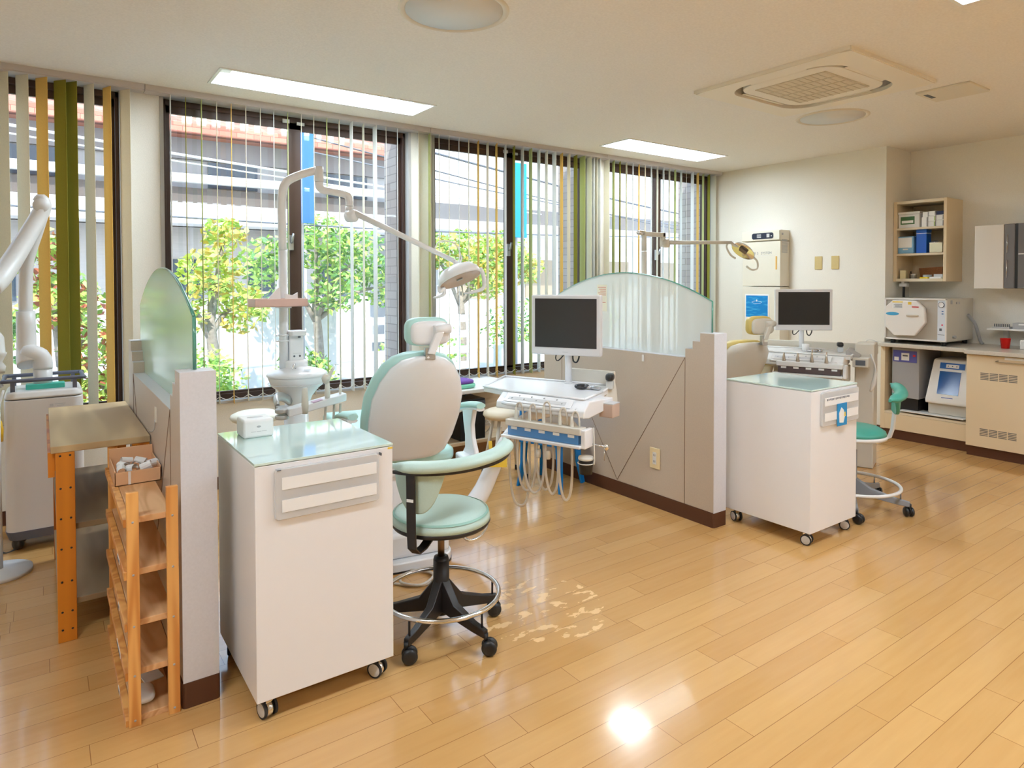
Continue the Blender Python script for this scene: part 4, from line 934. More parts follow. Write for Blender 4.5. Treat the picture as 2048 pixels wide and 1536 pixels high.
mb = MB(); mb.cyl((1.148, 3.285, 1.81), (1.148, 3.285, 1.885), .0225); mb.tube([(1.148, 3.285, 1.808), (1.150, 3.283, 1.785), (1.165, 3.275, 1.768), (1.20, 3.262, 1.762), (1.255, 3.242, 1.752), (1.278, 3.236, 1.742), (1.286, 3.234, 1.715), (1.286, 3.234, 1.690)], [.021, .021, .02, .018, .018, .019, .019, .019], 18, smooth=4)
mb.build('swing_arm', ENW, t, W=t)
mb = MB(); mb.cyl((1.286, 3.234, 1.688), (1.286, 3.234, 1.655), .0205); mb.lathe([(0, -.030), (.026, -.03), (.032, -.026), (.032, .018), (.022, .028), (0, .028)], (1.293, 3.215, 1.640), 24, ax=(.5, -.86, 0))
mb.build('elbow', ENW, t, W=t)
e0, e1_ = V((1.30, 3.20, 1.655)), V((1.790, 3.05, 1.418))
MB().tube([e0, e0.lerp(e1_, .5), e1_], [.0165, .0145, .0125], 16).build('spring_arm', ENW, t, W=t)
# lamp head
RT = V((.8142, -.5806, 0)); FW = V((.5806, .8142, 0)); ZZ = V((0, 0, 1))
ax = (RT*.36 - ZZ*.88 - FW*.26).normalized(); hc = V((1.800, 3.0, 1.325))
a1 = (RT*.92+ZZ*.38); a1 = (a1-ax*a1.dot(ax)).normalized(); a2 = ax.cross(a1)
ROT = M4((a1, a2, ax)).transposed()      # local x = long axis, z = beam direction
def inlamp(mb): bmesh.ops.transform(mb.bm, matrix=M4.Translation(hc) @ ROT.to_4x4(), verts=mb.bm.verts); return mb
inlamp(MB().lathe([(0, -.070), (.05, -.066), (.09, -.052), (.112, -.025), (.120, .002), (.118, .012), (.112, .012)], n=48, sy=.86)).build('lamp_housing', ENW, t, W=t)
inlamp(MB().lathe([(0, .004), (.05, .005), (.108, .010), (.112, .012)], n=48, sy=.86)).build('reflector', P('lamp_reflector_beige', srgb(206, 178, 158), .25), t, W=t)
inlamp(MB().box(-.02, .014, -.007, .007, .006, .012)).build('bulb_shield', GREYP, t, W=t)
for s in (-1, 1):
    pts = [hc+a1*(s*.118)-ax*.005+FW*0, hc+a1*(s*.122)+ax*.03, hc+RT*(s*.095+(.035 if s > 0 else .01))-ZZ*(.055 if s < 0 else .028), hc+RT*(s*.075+(.045 if s > 0 else -.008))-ZZ*(.085 if s < 0 else .058), hc+RT*(s*.06+(.0 if s > 0 else -.055))-ZZ*(.10 if s < 0 else .078), hc+RT*(s*.02+(.0 if s > 0 else -.12))-ZZ*(.105 if s < 0 else .082)]
    MB().tube(pts, [.011, .011, .011, .010, .008, .004], 12, smooth=4).build('grip', ENW, t, W=t)
yk = hc-ax*.068
MB().tube([e1_, e1_.lerp(yk, .5)+RT*.012, yk], [.012, .011, .016], 12, smooth=2).lathe([(0, -.014), (.014, -.012), (.014, .012), (0, .014)], e1_.lerp(yk, .55)+RT*.014, 16, ax=FW).build('yoke', ENW, t, W=t)
MB().tube([e1_+V((.01, 0, -.005)), e1_+V((.02, 0, -.02)), e1_+V((.012, 0, -.035))], .005, 8, smooth=2).build('spring', DGREY, t, W=t)
MB().tube([e1_-V((.10, -.03, -.05)), e1_-V((.07, -.02, -.10)), e1_+V((.01, 0, .09)), e1_+V((.05, 0, .02)), yk+V((.03, 0, .01))], .0035, 8, smooth=5).build('cable_loop', ENW, t, W=t)
# pink tray on the pole
pk = P('pink_tray', srgb(234, 196, 184), .35, alpha=.9)
tr = MB(); x0, x1, y0, y1 = .80, 1.045, 3.16, 3.29
tr.box(x0, x1, y0, y1, 1.186, 1.190); tr.box(x0, x1, y0, y0+.003, 1.186, 1.224); tr.box(x0, x1, y1-.003, y1, 1.186, 1.224); tr.box(x0, x0+.003, y0, y1, 1.186, 1.224); tr.box(x1-.003, x1, y0, y1, 1.186, 1.224)
tr.build('side_tray', pk, t, bevel=.0015, W=t)
MB().box(px_-.03, px_+.03, 3.285, 3.35, 1.175, 1.19).build('tray_clamp', ENW, t, W=t)
for (x, w, h, l_) in ((.895, .09, .09, 'leaning white paper sheet in the pink tray, left of the lamp pole'), (.99, .06, .062, 'folded white paper towel in the pink tray, right of the lamp pole')):
    o = MB().prism([(x-w/2, 1.191), (x+w/2, 1.191), (x+w/2-.004, 1.191+h), (x+w/2-.02, 1.191+h*.86)] if w > .07 else [(x-w/2, 1.191), (x+w/2, 1.191), (x+w/2, 1.191+h), (x+.006, 1.191+h*.78), (x-w/2, 1.191+h*.9)], 3.235, 3.245, axis='y').build('paper_sheet', PAPER); tag(o, l_, 'paper')
mb = MB()
for z_ in (1.04, 1.012): mb.lathe([(.022, -.004), (.027, -.003), (.027, .003), (.022, .004)], (px_, 3.32, z_), 20).cyl((px_-.04, 3.315, z_), (px_-.02, 3.32, z_), .004)
mb.build('cable_clip', ENW, t, W=t)
# assistant arm and holder
SIL = P('silver_paint', (.55, .55, .54), .35, .6)
MB().tube([(.985, 3.26, .72), (.93, 3.20, .755), (.880, 3.12, .765), (.868, 3.06, .735)], [.022, .022, .022, .018], 12, smooth=3, k=.6).build('assistant_arm', SIL, t, W=t)
mb = MB()
for z_ in (.700, .728): mb.lathe([(0, -.010), (.026, -.010), (.03, -.006), (.03, .006), (.026, .010), (0, .010)], (.868, 2.99, z_), 24)
mb.box(.86, .90, 2.98, 3.06, .72, .74); mb.build('arm_joint', SIL, t, W=t, bevel=.002)
a_, b_ = V((.885, 2.97, .722)), V((1.135, 2.93, .775)); dd = (b_-a_)
mb = MB(); rows = []
for f, w in ((0, .028), (.05, .034), (.35, .036), (.8, .036), (1.0, .03)):
    c = a_+dd*f; rows.append([c+V((0, -w, -.017)), c+V((0, w, -.017)), c+V((0, w, .017)), c+V((0, -w, .017))])
mb.loft(rows, smooth=False); mb.build('holder_bar', ENW, t, bevel=.004, W=t)
MB().box(.985, 1.03, 2.915, 2.95, .7655, .7675, rot=M4.Rotation(-.2, 3, 'Y')).build('printed_label', P('label_mauve', srgb(190, 160, 180), .5), t, W=t)
for (x, z0, h, r0, nm) in ((.952, .725, .105, .016, 'suction_handpiece'), (1.055, .768, .085, .013, 'syringe_handpiece'), (1.115, .785, .045, .006, 'suction_handpiece')):
    MB().lathe([(0, z0-.01), (r0*.8, z0-.01), (r0, z0+.02), (r0*.9, z0+h*.6), (r0*.7, z0+h), (0, z0+h)], (x, 2.93, 0), 20).build(nm, UIV, t, W=t)
MB().tube([(1.055, 2.93, .848), (1.048, 2.93, .862), (1.060, 2.93, .878)], [.015, .02, .015], 12, smooth=3).tube([(1.062, 2.93, .87), (1.075, 2.93, .895), (1.085, 2.93, .912)], [.011, .008, .005], 10, smooth=3).build('syringe_head', UIV, t, W=t)
MB().tube([(1.085, 2.93, .912), (1.095, 2.93, .925), (1.108, 2.93, .922)], .0022, 6, smooth=3).build('syringe_tip', CHROME, t, W=t)
mb = MB()
for x in (1.05, 1.09, 1.12): mb.tube([(x, 2.94, .74), (x-.005, 2.96, .58), (x-.04, 3.02, .38), (x-.05, 3.15, .30), (cx+.05, 3.28, .42)], .006, 8, smooth=4)
mb.build('suction_hose', HOSE, t, W=t)
# pale round stool seat by the window behind the basin
t = thing('round_stool', 'cream round-topped stool half hidden by the basin and the white box', 'stool', (.94, 3.72, 0))
MB().lathe([(0, .60), (.10, .598), (.128, .585), (.132, .57), (.12, .555), (0, .55)], n=40).build('seat', P('cream_seat', srgb(228, 224, 206), .4), t)
mb = MB()
for a in range(4): mb.tube([(.06*cos(a*pi/2+.6), .06*sin(a*pi/2+.6), .55), (.15*cos(a*pi/2+.6), .15*sin(a*pi/2+.6), 0)], .01, 8)
mb.build('leg_frame', CHROME, t)

# ---------------------------------------------------------------- delivery table, near
def delivery(lab, P0, rz, bearing, near):
    t = thing('delivery_table', lab, 'instrument table', (P0[0], P0[1], 0), rz)
    z0 = P0[2]
    Wt, Bd = (ENW, UIV) if near else (OFFWH, BEI)
    q = lambda pts: [(-a, b_) for a, b_ in pts]      # (t, off) -> local
    top = q([(-.362, .29), (-.485, -.084), (.20, -.12), (.25, .1), (.28, .35), (-.16, .345)]) if near else q([(-.40, .24), (-.48, -.06), (.26, -.14), (.34, .08), (.34, .30), (-.16, .30)])
    MB().prism(top[::-1], z0-.030, z0-.005).build('tray_top', Wt, t, bevel=.004)
    mb = MB(); L = len(top)
    for i in range(L):
        a, b_ = V((*top[i], z0)), V((*top[(i+1) % L], z0)); mb.tube([a, b_], .0055, 8)
    mb.build('tray_lip', Wt, t)
    MB().prism([(.10, z0-.022), (.352, z0-.006), (.405, z0-.045), (.412, z0-.078), (.36, z0-.088), (.10, z0-.07)], -.31, .195, axis='x').build('console', Wt, t, bevel=.006)
    cp = MB().box(-.235, .15, -.030, .030, 0, .004).build('control_panel', Wt, t, bevel=.002); cp.location = (0, .382, z0-.024); cp.rotation_euler = (R(-36), 0, 0)
    MB().box(-.20, .13, -.005, .016, .004, .0052).build('panel_strip', LGREY, cp)
    mb = MB()
    for i in range(9): mb.lathe([(0, .0065), (.0045, .006), (.005, .005)], (-.18+i*.036, -.014 if i % 2 else .006, 0), 10)
    mb.build('button', GREYP, cp)
    MB().tube([(-.262, .400, z0-.046), (-.24, .408, z0-.052), (.12, .408, z0-.052), (.145, .400, z0-.046)], .010, 12, smooth=2).build('front_ridge', Wt, t)
    # handpiece holder block
    zt0 = z0; z0 = z0 if near else z0+.07
    ys, ye = .395, .455
    MB().box(-.315, .105, ys, ye, z0-.150, z0-.118).build('holder_rail', UIV if near else OFFWH, t, bevel=.004)
    MB().box(-.30, .095, ys+.01, ye-.008, z0-.195, z0-.150).build('splash_guard', P('blue_clear', srgb(96, 158, 222), .12, alpha=.8) if near else P('smoke_clear', srgb(96, 82, 82), .12, alpha=.88), t, bevel=.002)
    mb = MB().box(-.315, .13, ys-.03, ye+.005, z0-.212, z0-.196); mb.box(-.335, -.312, ys-.03, ye-.01, z0-.212, z0-.125); mb.build('holder_tray', Wt, t, bevel=.004)
    mb = MB()
    for i in range(5): mb.box(-.28+i*.08, -.245+i*.08, ye-.0085, ye-.0072, z0-.165, z0-.152)
    mb.build('white_clip', PAPER, t)
    mb = MB()
    for i in (1, 3): mb.cyl((-.23+i*.08, (ys+ye)/2+.01, z0-.19), (-.23+i*.08, (ys+ye)/2+.01, z0-.15), .009)
    mb.build('socket_barrel', LGREY, t)
    hs_ = [(.06, 0), (-.02, .0), (-.10, .02), (-.19, .0), (-.255, -.01)] if near else [(.06, 0), (-.03, .0), (-.12, .03), (-.21, .02)]
    for i, (x, dz) in enumerate(hs_):
        y = (ys+ye)/2
        if near:
            MB().lathe([(0, z0-.16), (.008, z0-.16), (.0095, z0-.12), (.007, z0-.075+dz), (.005, z0-.06+dz), (0, z0-.06+dz)], (x, y, 0), 14).build('handpiece', UIV, t)
            MB().tube([(x, y, z0-.065+dz), (x-.004, y-.004, z0-.045+dz), (x-.018, y-.008, z0-.038+dz), (x-.030, y-.01, z0-.06+dz), (x-.036, y-.01, z0-.12)], .0048, 8, smooth=4).build('handpiece_cord', HOSE, t)
        else:
            MB().lathe([(0, z0-.14), (.011, z0-.14), (.013, z0-.11), (.007, z0-.075), (.0045, z0-.06+dz), (0, z0-.06+dz)], (x, y, 0), 14).build('handpiece', P('titanium', (.55, .48, .40), .25, .9) if 'titanium' not in MATS else MATS['titanium'], t)
    # hoses looping under the holder
    if near:
        loops = [(.10, .005, .19, 0), (.045, -.035, .275, .01), (.0, -.09, .275, .02), (-.06, -.13, .295, .0), (-.115, -.165, .285, .01), (-.185, -.235, .265, .0)]
        for xa, xb, zb, dy in loops:
            y = .42+dy; zt_ = z0-.205
            MB().tube([(xa, y, zt_), (xa+.002, y, (zt_+zb)/2), (xa*.85+xb*.15, y-.01, zb+.035), ((xa+xb)/2, y-.02, zb), (xa*.15+xb*.85, y-.03, zb+.035), (xb-.002, y-.03, (zt_+zb)/2), (xb, y-.03, zt_)], .0062, 8, smooth=5).build('hose', HOSE, t)
        for x in (-.07, -.125): MB().lathe([(0, -.022), (.011, -.02), (.013, 0), (.011, .02), (0, .022)], (x, .425, z0-.27), 14).build('hose_joint', UIV, t)
        # cup in a ring
        MB().lathe([(0, 0), (.030, 0), (.034, .06), (.034, .075), (0, .075)], (-.315, .40, z0-.335), 32).build('black_cup', BLACK, t)
        MB().lathe([(.0, .082), (.034, .080), (.0365, .072), (.034, .066)], (-.315, .40, z0-.335), 32).build('cup_lid', UIV, t)
        MB().tube([(-.315+.037*cos(a), .40+.037*sin(a), z0-.285) for a in [k*pi/9 for k in range(18)]], .0025, 6, closed=True).tube([(-.352, .40, z0-.285), (-.36, .40, z0-.27), (-.345, .38, z0-.12)], .003, 6, smooth=3).build('cup_ring', UIV, t)
        MB().cyl((-.33, .37, z0-.20), (-.40, .37, z0-.205), .004).ell((-.405, .37, z0-.205), .013, .013, .015).build('lever', CHROME, t)
        MB().cyl((-.395, .37, z0-.215), (-.395, .37, z0-.27), .0012).build('lever_pin', CHROME, t)
    z0 = zt0
    # ivory back board and side bracket
    if near:
        MB().box(-.21, .085, -.135, -.118, z0-.01, z0+.075).build('back_board', UIV, t, bevel=.004)
        MB().loft([[V((-x-.0, y0_, z_)), V((-x-.0, y1_, z_)), V((-x+.012, y1_, z_)), V((-x+.012, y0_, z_))] for x, y0_, y1_, z_ in ((.20, -.13, -.09, z0+.07), (.21, -.13, -.06, z0+.03), (.225, -.12, .0, z0-.02), (.24, -.10, .03, z0-.08), (.25, -.05, .0, z0-.13))], smooth=False).build('side_bracket', UIV, t, bevel=.004)
        MB().box(-.36, -.285, .13, .21, z0-.105, z0-.04).build('device_box', P('box_rose', srgb(196, 172, 156), .5), t, bevel=.004)
        MB().box(-.36, -.285, .13, .21, z0-.04, z0-.036).build('device_panel', LGREY, t)
        MB().cyl((-.05, -.02, z0-.28), (.15, .0, z0-.05), .03).box(-.15, .16, -.08, .15, z0-.075, z0-.02).build('underbody', Wt, t, bevel=.006)
        MB().cyl((.04, .02, z0-.17), (.04, .02, z0-.04), .034).build('pivot', Wt, t)
    else:
        MB().box(-.46, -.34, -.12, .10, 0, z0+.07).build('utility_column', BEI, t, bevel=.008)
        MB().box(-.46, .30, -.16, -.12, z0-.02, z0+.05).build('back_board', Bd, t, bevel=.004)
        MB().loft([[V((-.30, .05, z0-.03)), V((-.30, .22, z0-.02)), V((-.30, .22, z0+.03)), V((-.30, .05, z0+.04))], [V((-.38, .05, z0-.07)), V((-.38, .20, z0-.07)), V((-.38, .18, z0-.01)), V((-.38, .05, z0-.0))]], smooth=False).build('side_bracket', P('bracket_grey', (.36, .34, .32), .5), t, bevel=.005)
        MB().box(-.44, -.34, .12, .22, z0-.085, z0-.02).build('device_box', BEI, t, bevel=.005)
        MB().box(-.42, -.36, .221, .224, z0-.07, z0-.035).build('device_window', DGREY, t)
        MB().box(-.31, .15, .06, .34, z0-.20, z0-.085).build('underbody', BEI, t, bevel=.006)
        mb = MB()
        for i in range(5): mb.lathe([(0, .004), (.008, .003), (.009, 0)], (-.02-i*.05, .412, z0-.105), 12, ax=(0, 1, 0))
        mb.build('dial', DGREY, t)
        MB().box(-.31, -.20, .39, .42, z0-.20, z0-.12).build('hose_bracket', OFFWH, t, bevel=.006)
        MB().tube([(-.22, .42, z0-.12), (-.24, .43, z0-.17), (-.26, .42, z0-.2)], [.012, .01, .006], 10, smooth=3).build('hook', ENW, t)
        MB().tube([(-.44, .10, z0+.0), (-.47, .10, z0-.10), (-.46, .10, z0-.2), (-.44, .10, z0-.26)], [.006, .006, .016, .006], 10, smooth=3).build('suction_handpiece', OFFWH, t)
    return t
DT = delivery('near white delivery table with blue splash guard and looping handpiece hoses', (2.32, 2.72, .745), R(110), 160, True)
DT2 = delivery('far ivory delivery table with smoky splash guard and metal handpieces', (4.62, 2.72, .80), R(110), 160, False)
def monitor(lab, c, bearing, w, h, zbase, scr, cable=True):
    t = thing('monitor', lab, 'monitor', (c[0], c[1], zbase), R(90-bearing+90-90))
    # local x along the screen (towards the near-right side), local -y faces the viewer
    zc = c[2]-zbase
    t.rotation_euler = (0, 0, R(90-bearing))
    b_ = .022
    mb = MB(); mb.box(-w/2, w/2, -.022, .018, zc-h/2, zc+h/2); mb.build('casing', P('monitor_white' if 'monitor_white' not in MATS else 'mw', (.72, .71, .72), .35), t, bevel=.006)
    mb = MB(); mb.box(-w/2+b_, w/2-b_, -.0232, -.0215, zc-h/2+.042, zc+h/2-b_*.9); mb.build('screen', scr, t)
    MB().box(-.016, .016, -.0227, -.0219, zc-h/2+.017, zc-h/2+.020).build('printed_mark', LGREY, t)
    MB().box(-w*.3, w*.3, .018, .04, zc-h*.3, zc+h*.25).build('back_cover', MATS['monitor_white'], t, bevel=.012)
    MB().cyl((0, .03, 0), (0, .03, zc-h*.2), .0185).lathe([(.022, 0), (.024, .004), (.018, .006)], (0, .03, 0), 24).build('pole', ENW, t)
    if cable:
        MB().tube([(-.06, .02, zc-h/2+.02), (-.07, .015, zc-h/2-.02), (-.055, .015, zc-h/2-.035), (-.02, .015, zc-h/2+.0)], .0035, 6, smooth=3).tube([(.03, .015, zc-h/2+.02), (.035, .01, zc-h/2-.03), (.055, .01, zc-h/2-.038), (.068, .01, zc-h/2-.01), (.068, .01, zc-h/2+.02)], .0045, 6, smooth=3).build('cable', BLACK, t)
    return t
scr1 = P('screen_dark', (.035, .028, .027), .28); scr2 = P('screen_black', (.006, .006, .006), .22)
monitor('near white-framed dark monitor on a pole in front of the middle partition', (2.343, 2.77, 1.066), 150, .40, .33, .741, scr1)
monitor('far white-framed black monitor in front of the ivory wall cabinet', (4.70, 2.79, 1.09), 132, .415, .31, .79, scr2)
# things on the near table
e1w, e2w = V((.342, -.94, 0)), V((-.94, -.342, 0)); P0 = V((2.32, 2.72, 0))
def onT(t_, off, z_): return P0+e1w*t_+e2w*off+V((0, 0, z_))
p = onT(.11, .06, .741)
o = MB().ell((0, 0, .014), .026, .040, .014, e=.8).box(-.012, .012, -.05, -.03, .004, .012).build('black_mouse', P('glossy_black', (.03, .03, .035), .15)); o.location = p; o.rotation_euler = (0, 0, .9); tag(o, 'small glossy black mouse-like device on the near delivery table', 'mouse')
for i, (a, b_, rz_) in enumerate([(.15, .05, .4), (.185, .055, -.5)]):
    o = MB().ell((0, 0, .010), .014, .030, .010, e=.7).build('silver_clip', P('silver_gloss%d' % i, (.5, .5, .52), .2, .7)); o.location = onT(a, b_-.01, .741); o.rotation_euler = (0, 0, rz_+.8)
    tag(o, ['silver metal clip beside the black device on the near delivery table', 'silver metal clip nearest the right end of the near delivery table'][i], 'clip')
t = thing('curing_light', 'black hand-held curing lamp resting in a clear cup at the near table corner', 'lamp', onT(.228, -.03, .741), .6)
MB().prism([(-.022, 0), (.022, 0), (.020, .042), (-.020, .042)], -.018, .018, axis='y').build('clear_stand', P('clear_stand', (.72, .74, .74), .15, alpha=.8), t, bevel=.003)
MB().ell((0, 0, .062), .042, .022, .020, e=.7).cyl((.03, 0, .05), (.06, 0, .052), .006).build('body', BLACK, t)
# black pc, bench, cushion
bench = woodmat('bench_wood', srgb(214, 196, 168), srgb(200, 178, 146), 4, (.2, 1, 1), .5)
t = thing('window_bench', 'low beige cupboard bench with a white top under the third window', 'bench', (2.55, 4.18, 0))
MB().prism([(-.45, -.28), (.12, -.28), (.36, -.02), (.36, .25), (-.45, .25)], .525, .55).build('top', P('bench_top', srgb(222, 220, 216), .4), t, bevel=.003)
bx(-.45, .28, -.05, -.03, .10, .525).build('back_panel', bench, t)
MB().prism([(-.45, -.28), (.12, -.28), (.30, -.05), (-.45, -.05)], .17, .195).build('lower_shelf', bench, t, bevel=.003)
bx(-.45, .28, .20, .24, 0, .525).build('rear_panel', bench, t); bx(-.45, -.43, -.27, .24, 0, .525).build('side_panel', bench, t)
MB().prism([(-.45, -.10), (.28, -.10), (.28, -.04), (-.45, -.04)], 0, .17).build('plinth', P('plinth_brown', srgb(150, 112, 76), .6), t)
t = thing('computer_tower', 'black computer tower on the lower shelf of the window bench', 'computer', (2.46, 4.02, .195))
bx(-.105, .10, -.10, .10, 0, .285).build('case', BLACK, t, bevel=.004); bx(-.105, .10, -.102, -.10, .24, .27).build('drive_bay', DGREY, t)
MB().tube([(.02, .05, .285), (.05, .06, .30), (.09, .05, .285)], .004, 6, smooth=3).build('cable', INK, t)
mb = MB()
for k in range(3): mb.tube([(2.58+.015*k, 4.03, .205+.01*k), (2.60, 4.0, .26), (2.62+.015*k, 3.99, .30-.02*k), (2.66, 4.0, .25), (2.64, 4.02, .21), (2.60, 4.02, .205)], .005, 8, smooth=5)
tag(mb.build('cable_bundle', HOSE), 'tangle of cream and dark cables beside the black computer tower', 'cable')
t = thing('cushion', 'purple and mint green cushion on the window bench behind the near chair', 'cushion', (2.40, 4.05, .55))
MB().ell((0, 0, .018), .13, .10, .022, e=.6).build('mint_half', P('cushion_mint', srgb(130, 206, 178), .8), t); MB().ell((-.004, .0, .045), .122, .094, .018, e=.6).build('purple_half', P('cushion_purple', srgb(110, 72, 158), .8), t)
o = bx(-.05, .04, -.04, .04, 0, .002).build('paper_sheet', PAPER); o.location = (2.36, 4.05, .614); tag(o, 'white sheet of paper on the purple cushion', 'paper')
# blue folding stool and beige stool behind the near table
t = thing('plastic_chair', 'bright blue low plastic chair behind the hanging hoses', 'chair', (2.66, 3.30, 0), R(20))
BL2 = P('chair_blue', srgb(0, 120, 200), .3)
MB().prism(rrect(-.16, .16, -.15, .15, .05, 5), .325, .345).build('seat', BL2, t, bevel=.006)
for b_ in ((-.155, .155, -.15, -.138), (-.155, .155, .138, .15), (-.16, -.148, -.138, .138), (.148, .16, -.138, .138)): MB().box(*b_, .285, .325).build('seat_apron', BL2, t, bevel=.004)
MB().prism([(-.15, .345), (.15, .345), (.14, .52), (.10, .55), (-.10, .55), (-.14, .52)], .135, .15, axis='y').build('backrest', BL2, t, bevel=.005)
for sx, sy in ((-1, -1), (1, -1), (-1, 1), (1, 1)):
    MB().loft([[V((sx*a-w, sy*b_-.008, z_)), V((sx*a+w, sy*b_-.008, z_)), V((sx*a+w, sy*b_+.008, z_)), V((sx*a-w, sy*b_+.008, z_))] for a, b_, w, z_ in ((.115, .128, .036, .30), (.118, .135, .028, .15), (.14, .155, .02, 0))], smooth=False).build('leg', BL2, t, bevel=.003)
t = thing('round_stool', 'ivory padded round stool behind the near delivery table', 'stool', (2.53, 3.62, 0))
MB().lathe([(0, .45), (.12, .448), (.15, .435), (.155, .415), (.14, .395), (0, .39)], n=40).build('seat', P('ivory_pad', srgb(218, 200, 172), .45), t)
mb = MB()
for a in (.5, 2.1, 3.6, 5.2): mb.tube([(.09*cos(a), .09*sin(a), .39), (.17*cos(a), .17*sin(a), .02)], .011, 8)
mb.build('leg_frame', UIV, t)
mb = MB()
for a in (.5, 2.1, 3.6, 5.2): mb.cyl((.17*cos(a), .17*sin(a), 0), (.168*cos(a), .168*sin(a), .035), .014)
mb.build('foot', BLACK, t)

# ---------------------------------------------------------------- far booth: chair and lamp
gsh = P('chair_shell_grey', srgb(214, 208, 196), .3); ypad = P('pad_ochre', srgb(214, 190, 110), .45)
back2 = [(.50, -.20, .12, 0), (.55, -.22, .17, 0), (.66, -.28, .20, 0), (.76, -.33, .205, 0), (.82, -.36, .19, 0), (.865, -.38, .15, 0), (.885, -.385, .09, 0), (.89, -.387, .03, 0)]
CH2 = dental_chair('far dental chair with grey shell and ochre pads behind the middle partition', (4.03, 3.08, 0), R(-14), gsh, ypad, back2, (.055, -.42, 1.0, .98))
t = thing('dental_light', 'ivory dental lamp on a crooked arm above the pale glass screen', 'lamp', (3.52, 3.3, 0)); LI = P('lamp_ivory', (.70, .66, .58), .35)
MB().cyl((3.52, 3.3, 0), (3.52, 3.3, .8), .05).cyl((3.52, 3.3, .8), (3.515, 3.3, 1.52), .02).cyl((3.515, 3.3, 1.525), (3.513, 3.3, 1.655), .018).build('pole', LI, t, W=t)
MB().box(3.495, 3.725, 3.283, 3.317, 1.630, 1.662).box(3.695, 3.727, 3.283, 3.317, 1.56, 1.662).build('upper_arm', LI, t, bevel=.004, W=t)
MB().ell((3.47, 3.29, 1.652), .035, .02, .018, e=.7).build('end_knob', CHROME, t, W=t)
MB().lathe([(0, -.022), (.03, -.02), (.032, 0), (.03, .02), (0, .022)], (3.725, 3.28, 1.585), 24, ax=(.4, -.9, 0)).build('elbow', LI, t, W=t)
e0 = V((3.75, 3.28, 1.592)); e1_ = V((4.30, 3.14, 1.604)); MB().tube([e0, e1_], [.016, .012], 14).build('spring_arm', LI, t, W=t)
hc = V((4.395, 3.10, 1.545)); axv = (RT*-.45-ZZ*.62-FW*.62).normalized()
a1 = (RT*.80+ZZ*-.55); a1 = (a1-axv*a1.dot(axv)).normalized(); a2 = axv.cross(a1); ROT = M4((a1, a2, axv)).transposed()
inlamp(MB().lathe([(0, -.035), (.05, -.028), (.085, -.008), (.098, .010), (.094, .013)], n=40, sy=.62)).build('lamp_housing', CHROME, t, W=t)
inlamp(MB().lathe([(0, .0), (.05, .002), (.094, .012)], n=40, sy=.62)).build('reflector', P('refl_mirror', (.78, .77, .74), .12, 1), t, W=t)
inlamp(MB().box(-.03, .03, -.012, .012, .002, .016)).build('bulb_shield', P('shield_brown', (.18, .13, .1), .4), t, W=t)
for s in (-1, 1):
    pts = [hc+a1*(s*.09), hc+a1*(s*.13)-ZZ*.01, hc+a1*(s*.145)-ZZ*.045-a2*.02, hc+a1*(s*.10)-ZZ*.075-a2*.03, hc+a1*(s*.05)-ZZ*.075-a2*.03]
    MB().tube(pts, .0075, 10, smooth=4).build('grip', LI, t, W=t)
MB().tube([e1_, e1_+V((.03, 0, -.02)), hc-axv*.035], .010, 10, smooth=3).build('yoke', LI, t, W=t)
o = MB().lathe([(0, 0), (.022, 0), (.026, .05), (.0, .05)], n=20).build('plastic_cup', PAPER); o.location = (4.52, 2.66, .80); tag(o, 'small white cup on the far delivery table', 'cup')
t = thing('curing_light', 'black hand-held curing lamp at the right of the far delivery table', 'lamp', (4.66, 2.48, .80), .6)
MB().prism([(-.022, 0), (.022, 0), (.020, .03), (-.020, .03)], -.018, .018, axis='y').build('clear_stand', MATS['clear_stand'], t); MB().ell((0, 0, .052), .04, .022, .018, e=.7).build('body', BLACK, t)
for i in range(3):
    o = MB().ell((0, 0, .009), .010, .028, .009, e=.7).build('silver_clip', MATS['silver_gloss0']); o.location = (4.48+.03*i, 2.60-.022*i, .80); o.rotation_euler = (0, 0, .8+i*.5)
    tag(o, 'small silver instrument clip on the far delivery table', 'clip', 'clips on the far delivery table')
# ---------------------------------------------------------------- right wall: sterilising cabinet tower
t = thing('water_unit', 'ivory two-part wall cabinet with a dark display and SYSTEM lettering', 'cabinet', (5.741, 3.80, 0)); WU = t
tw = P('tower_ivory', srgb(222, 216, 200), .4); tws = P('tower_side', srgb(196, 182, 164), .5)
x0, x1, y0, y1 = -.075, .075, -.205, .205
for nm, z0, z1 in (('lower_cabinet', .02, 1.255), ('upper_cabinet', 1.262, 1.69), ('control_head', 1.695, 1.795)):
    o = MB().box(x0, x1, y0, y1, z0, z1).build(nm, tw, t, bevel=.003)
bx(x0-.012, x0, y0+.004, y1, 1.70, 1.79).build('head_fascia', tw, t, bevel=.004)
MB().prism(rrect(-.14, .09, 1.715, 1.772, .018, 5), x0-.016, x0-.012, axis='x').build('display', P('display_navy', srgb(30, 38, 60), .3), t)
mb = MB()
for i in range(3): mb.box(x0-.0172, x0-.016, -.01+i*.0, .035, 1.728+i*.012, 1.735+i*.012)
mb.box(x0-.0172, x0-.016, -.10, -.07, 1.728, 1.762); mb.lathe([(0, .0005), (.006, .0)], (x0-.0165, -.12, 1.74), 12, ax=(-1, 0, 0)); mb.build('display_marks', LGREY, t)
text('PCR S   SYSTEM', .034, P('letter_grey', (.25, .25, .26), .5), t, loc=(x0-.001, -.0, 1.578), rot=(pi/2, 0, -pi/2))
bx(x0-.0012, x0, -.13, .12, 1.553, 1.555).box(x0-.0012, x0, -.08, .09, 1.540, 1.5415).build('rule_line', LGREY, t)
och = P('handle_ochre', srgb(222, 172, 84), .4)
for z0, z1 in ((1.42, 1.545), (.86, .98)): bx(x0-.006, x0, -.172, -.158, z0, z1).build('handle', och, t, bevel=.002)
mb = MB()
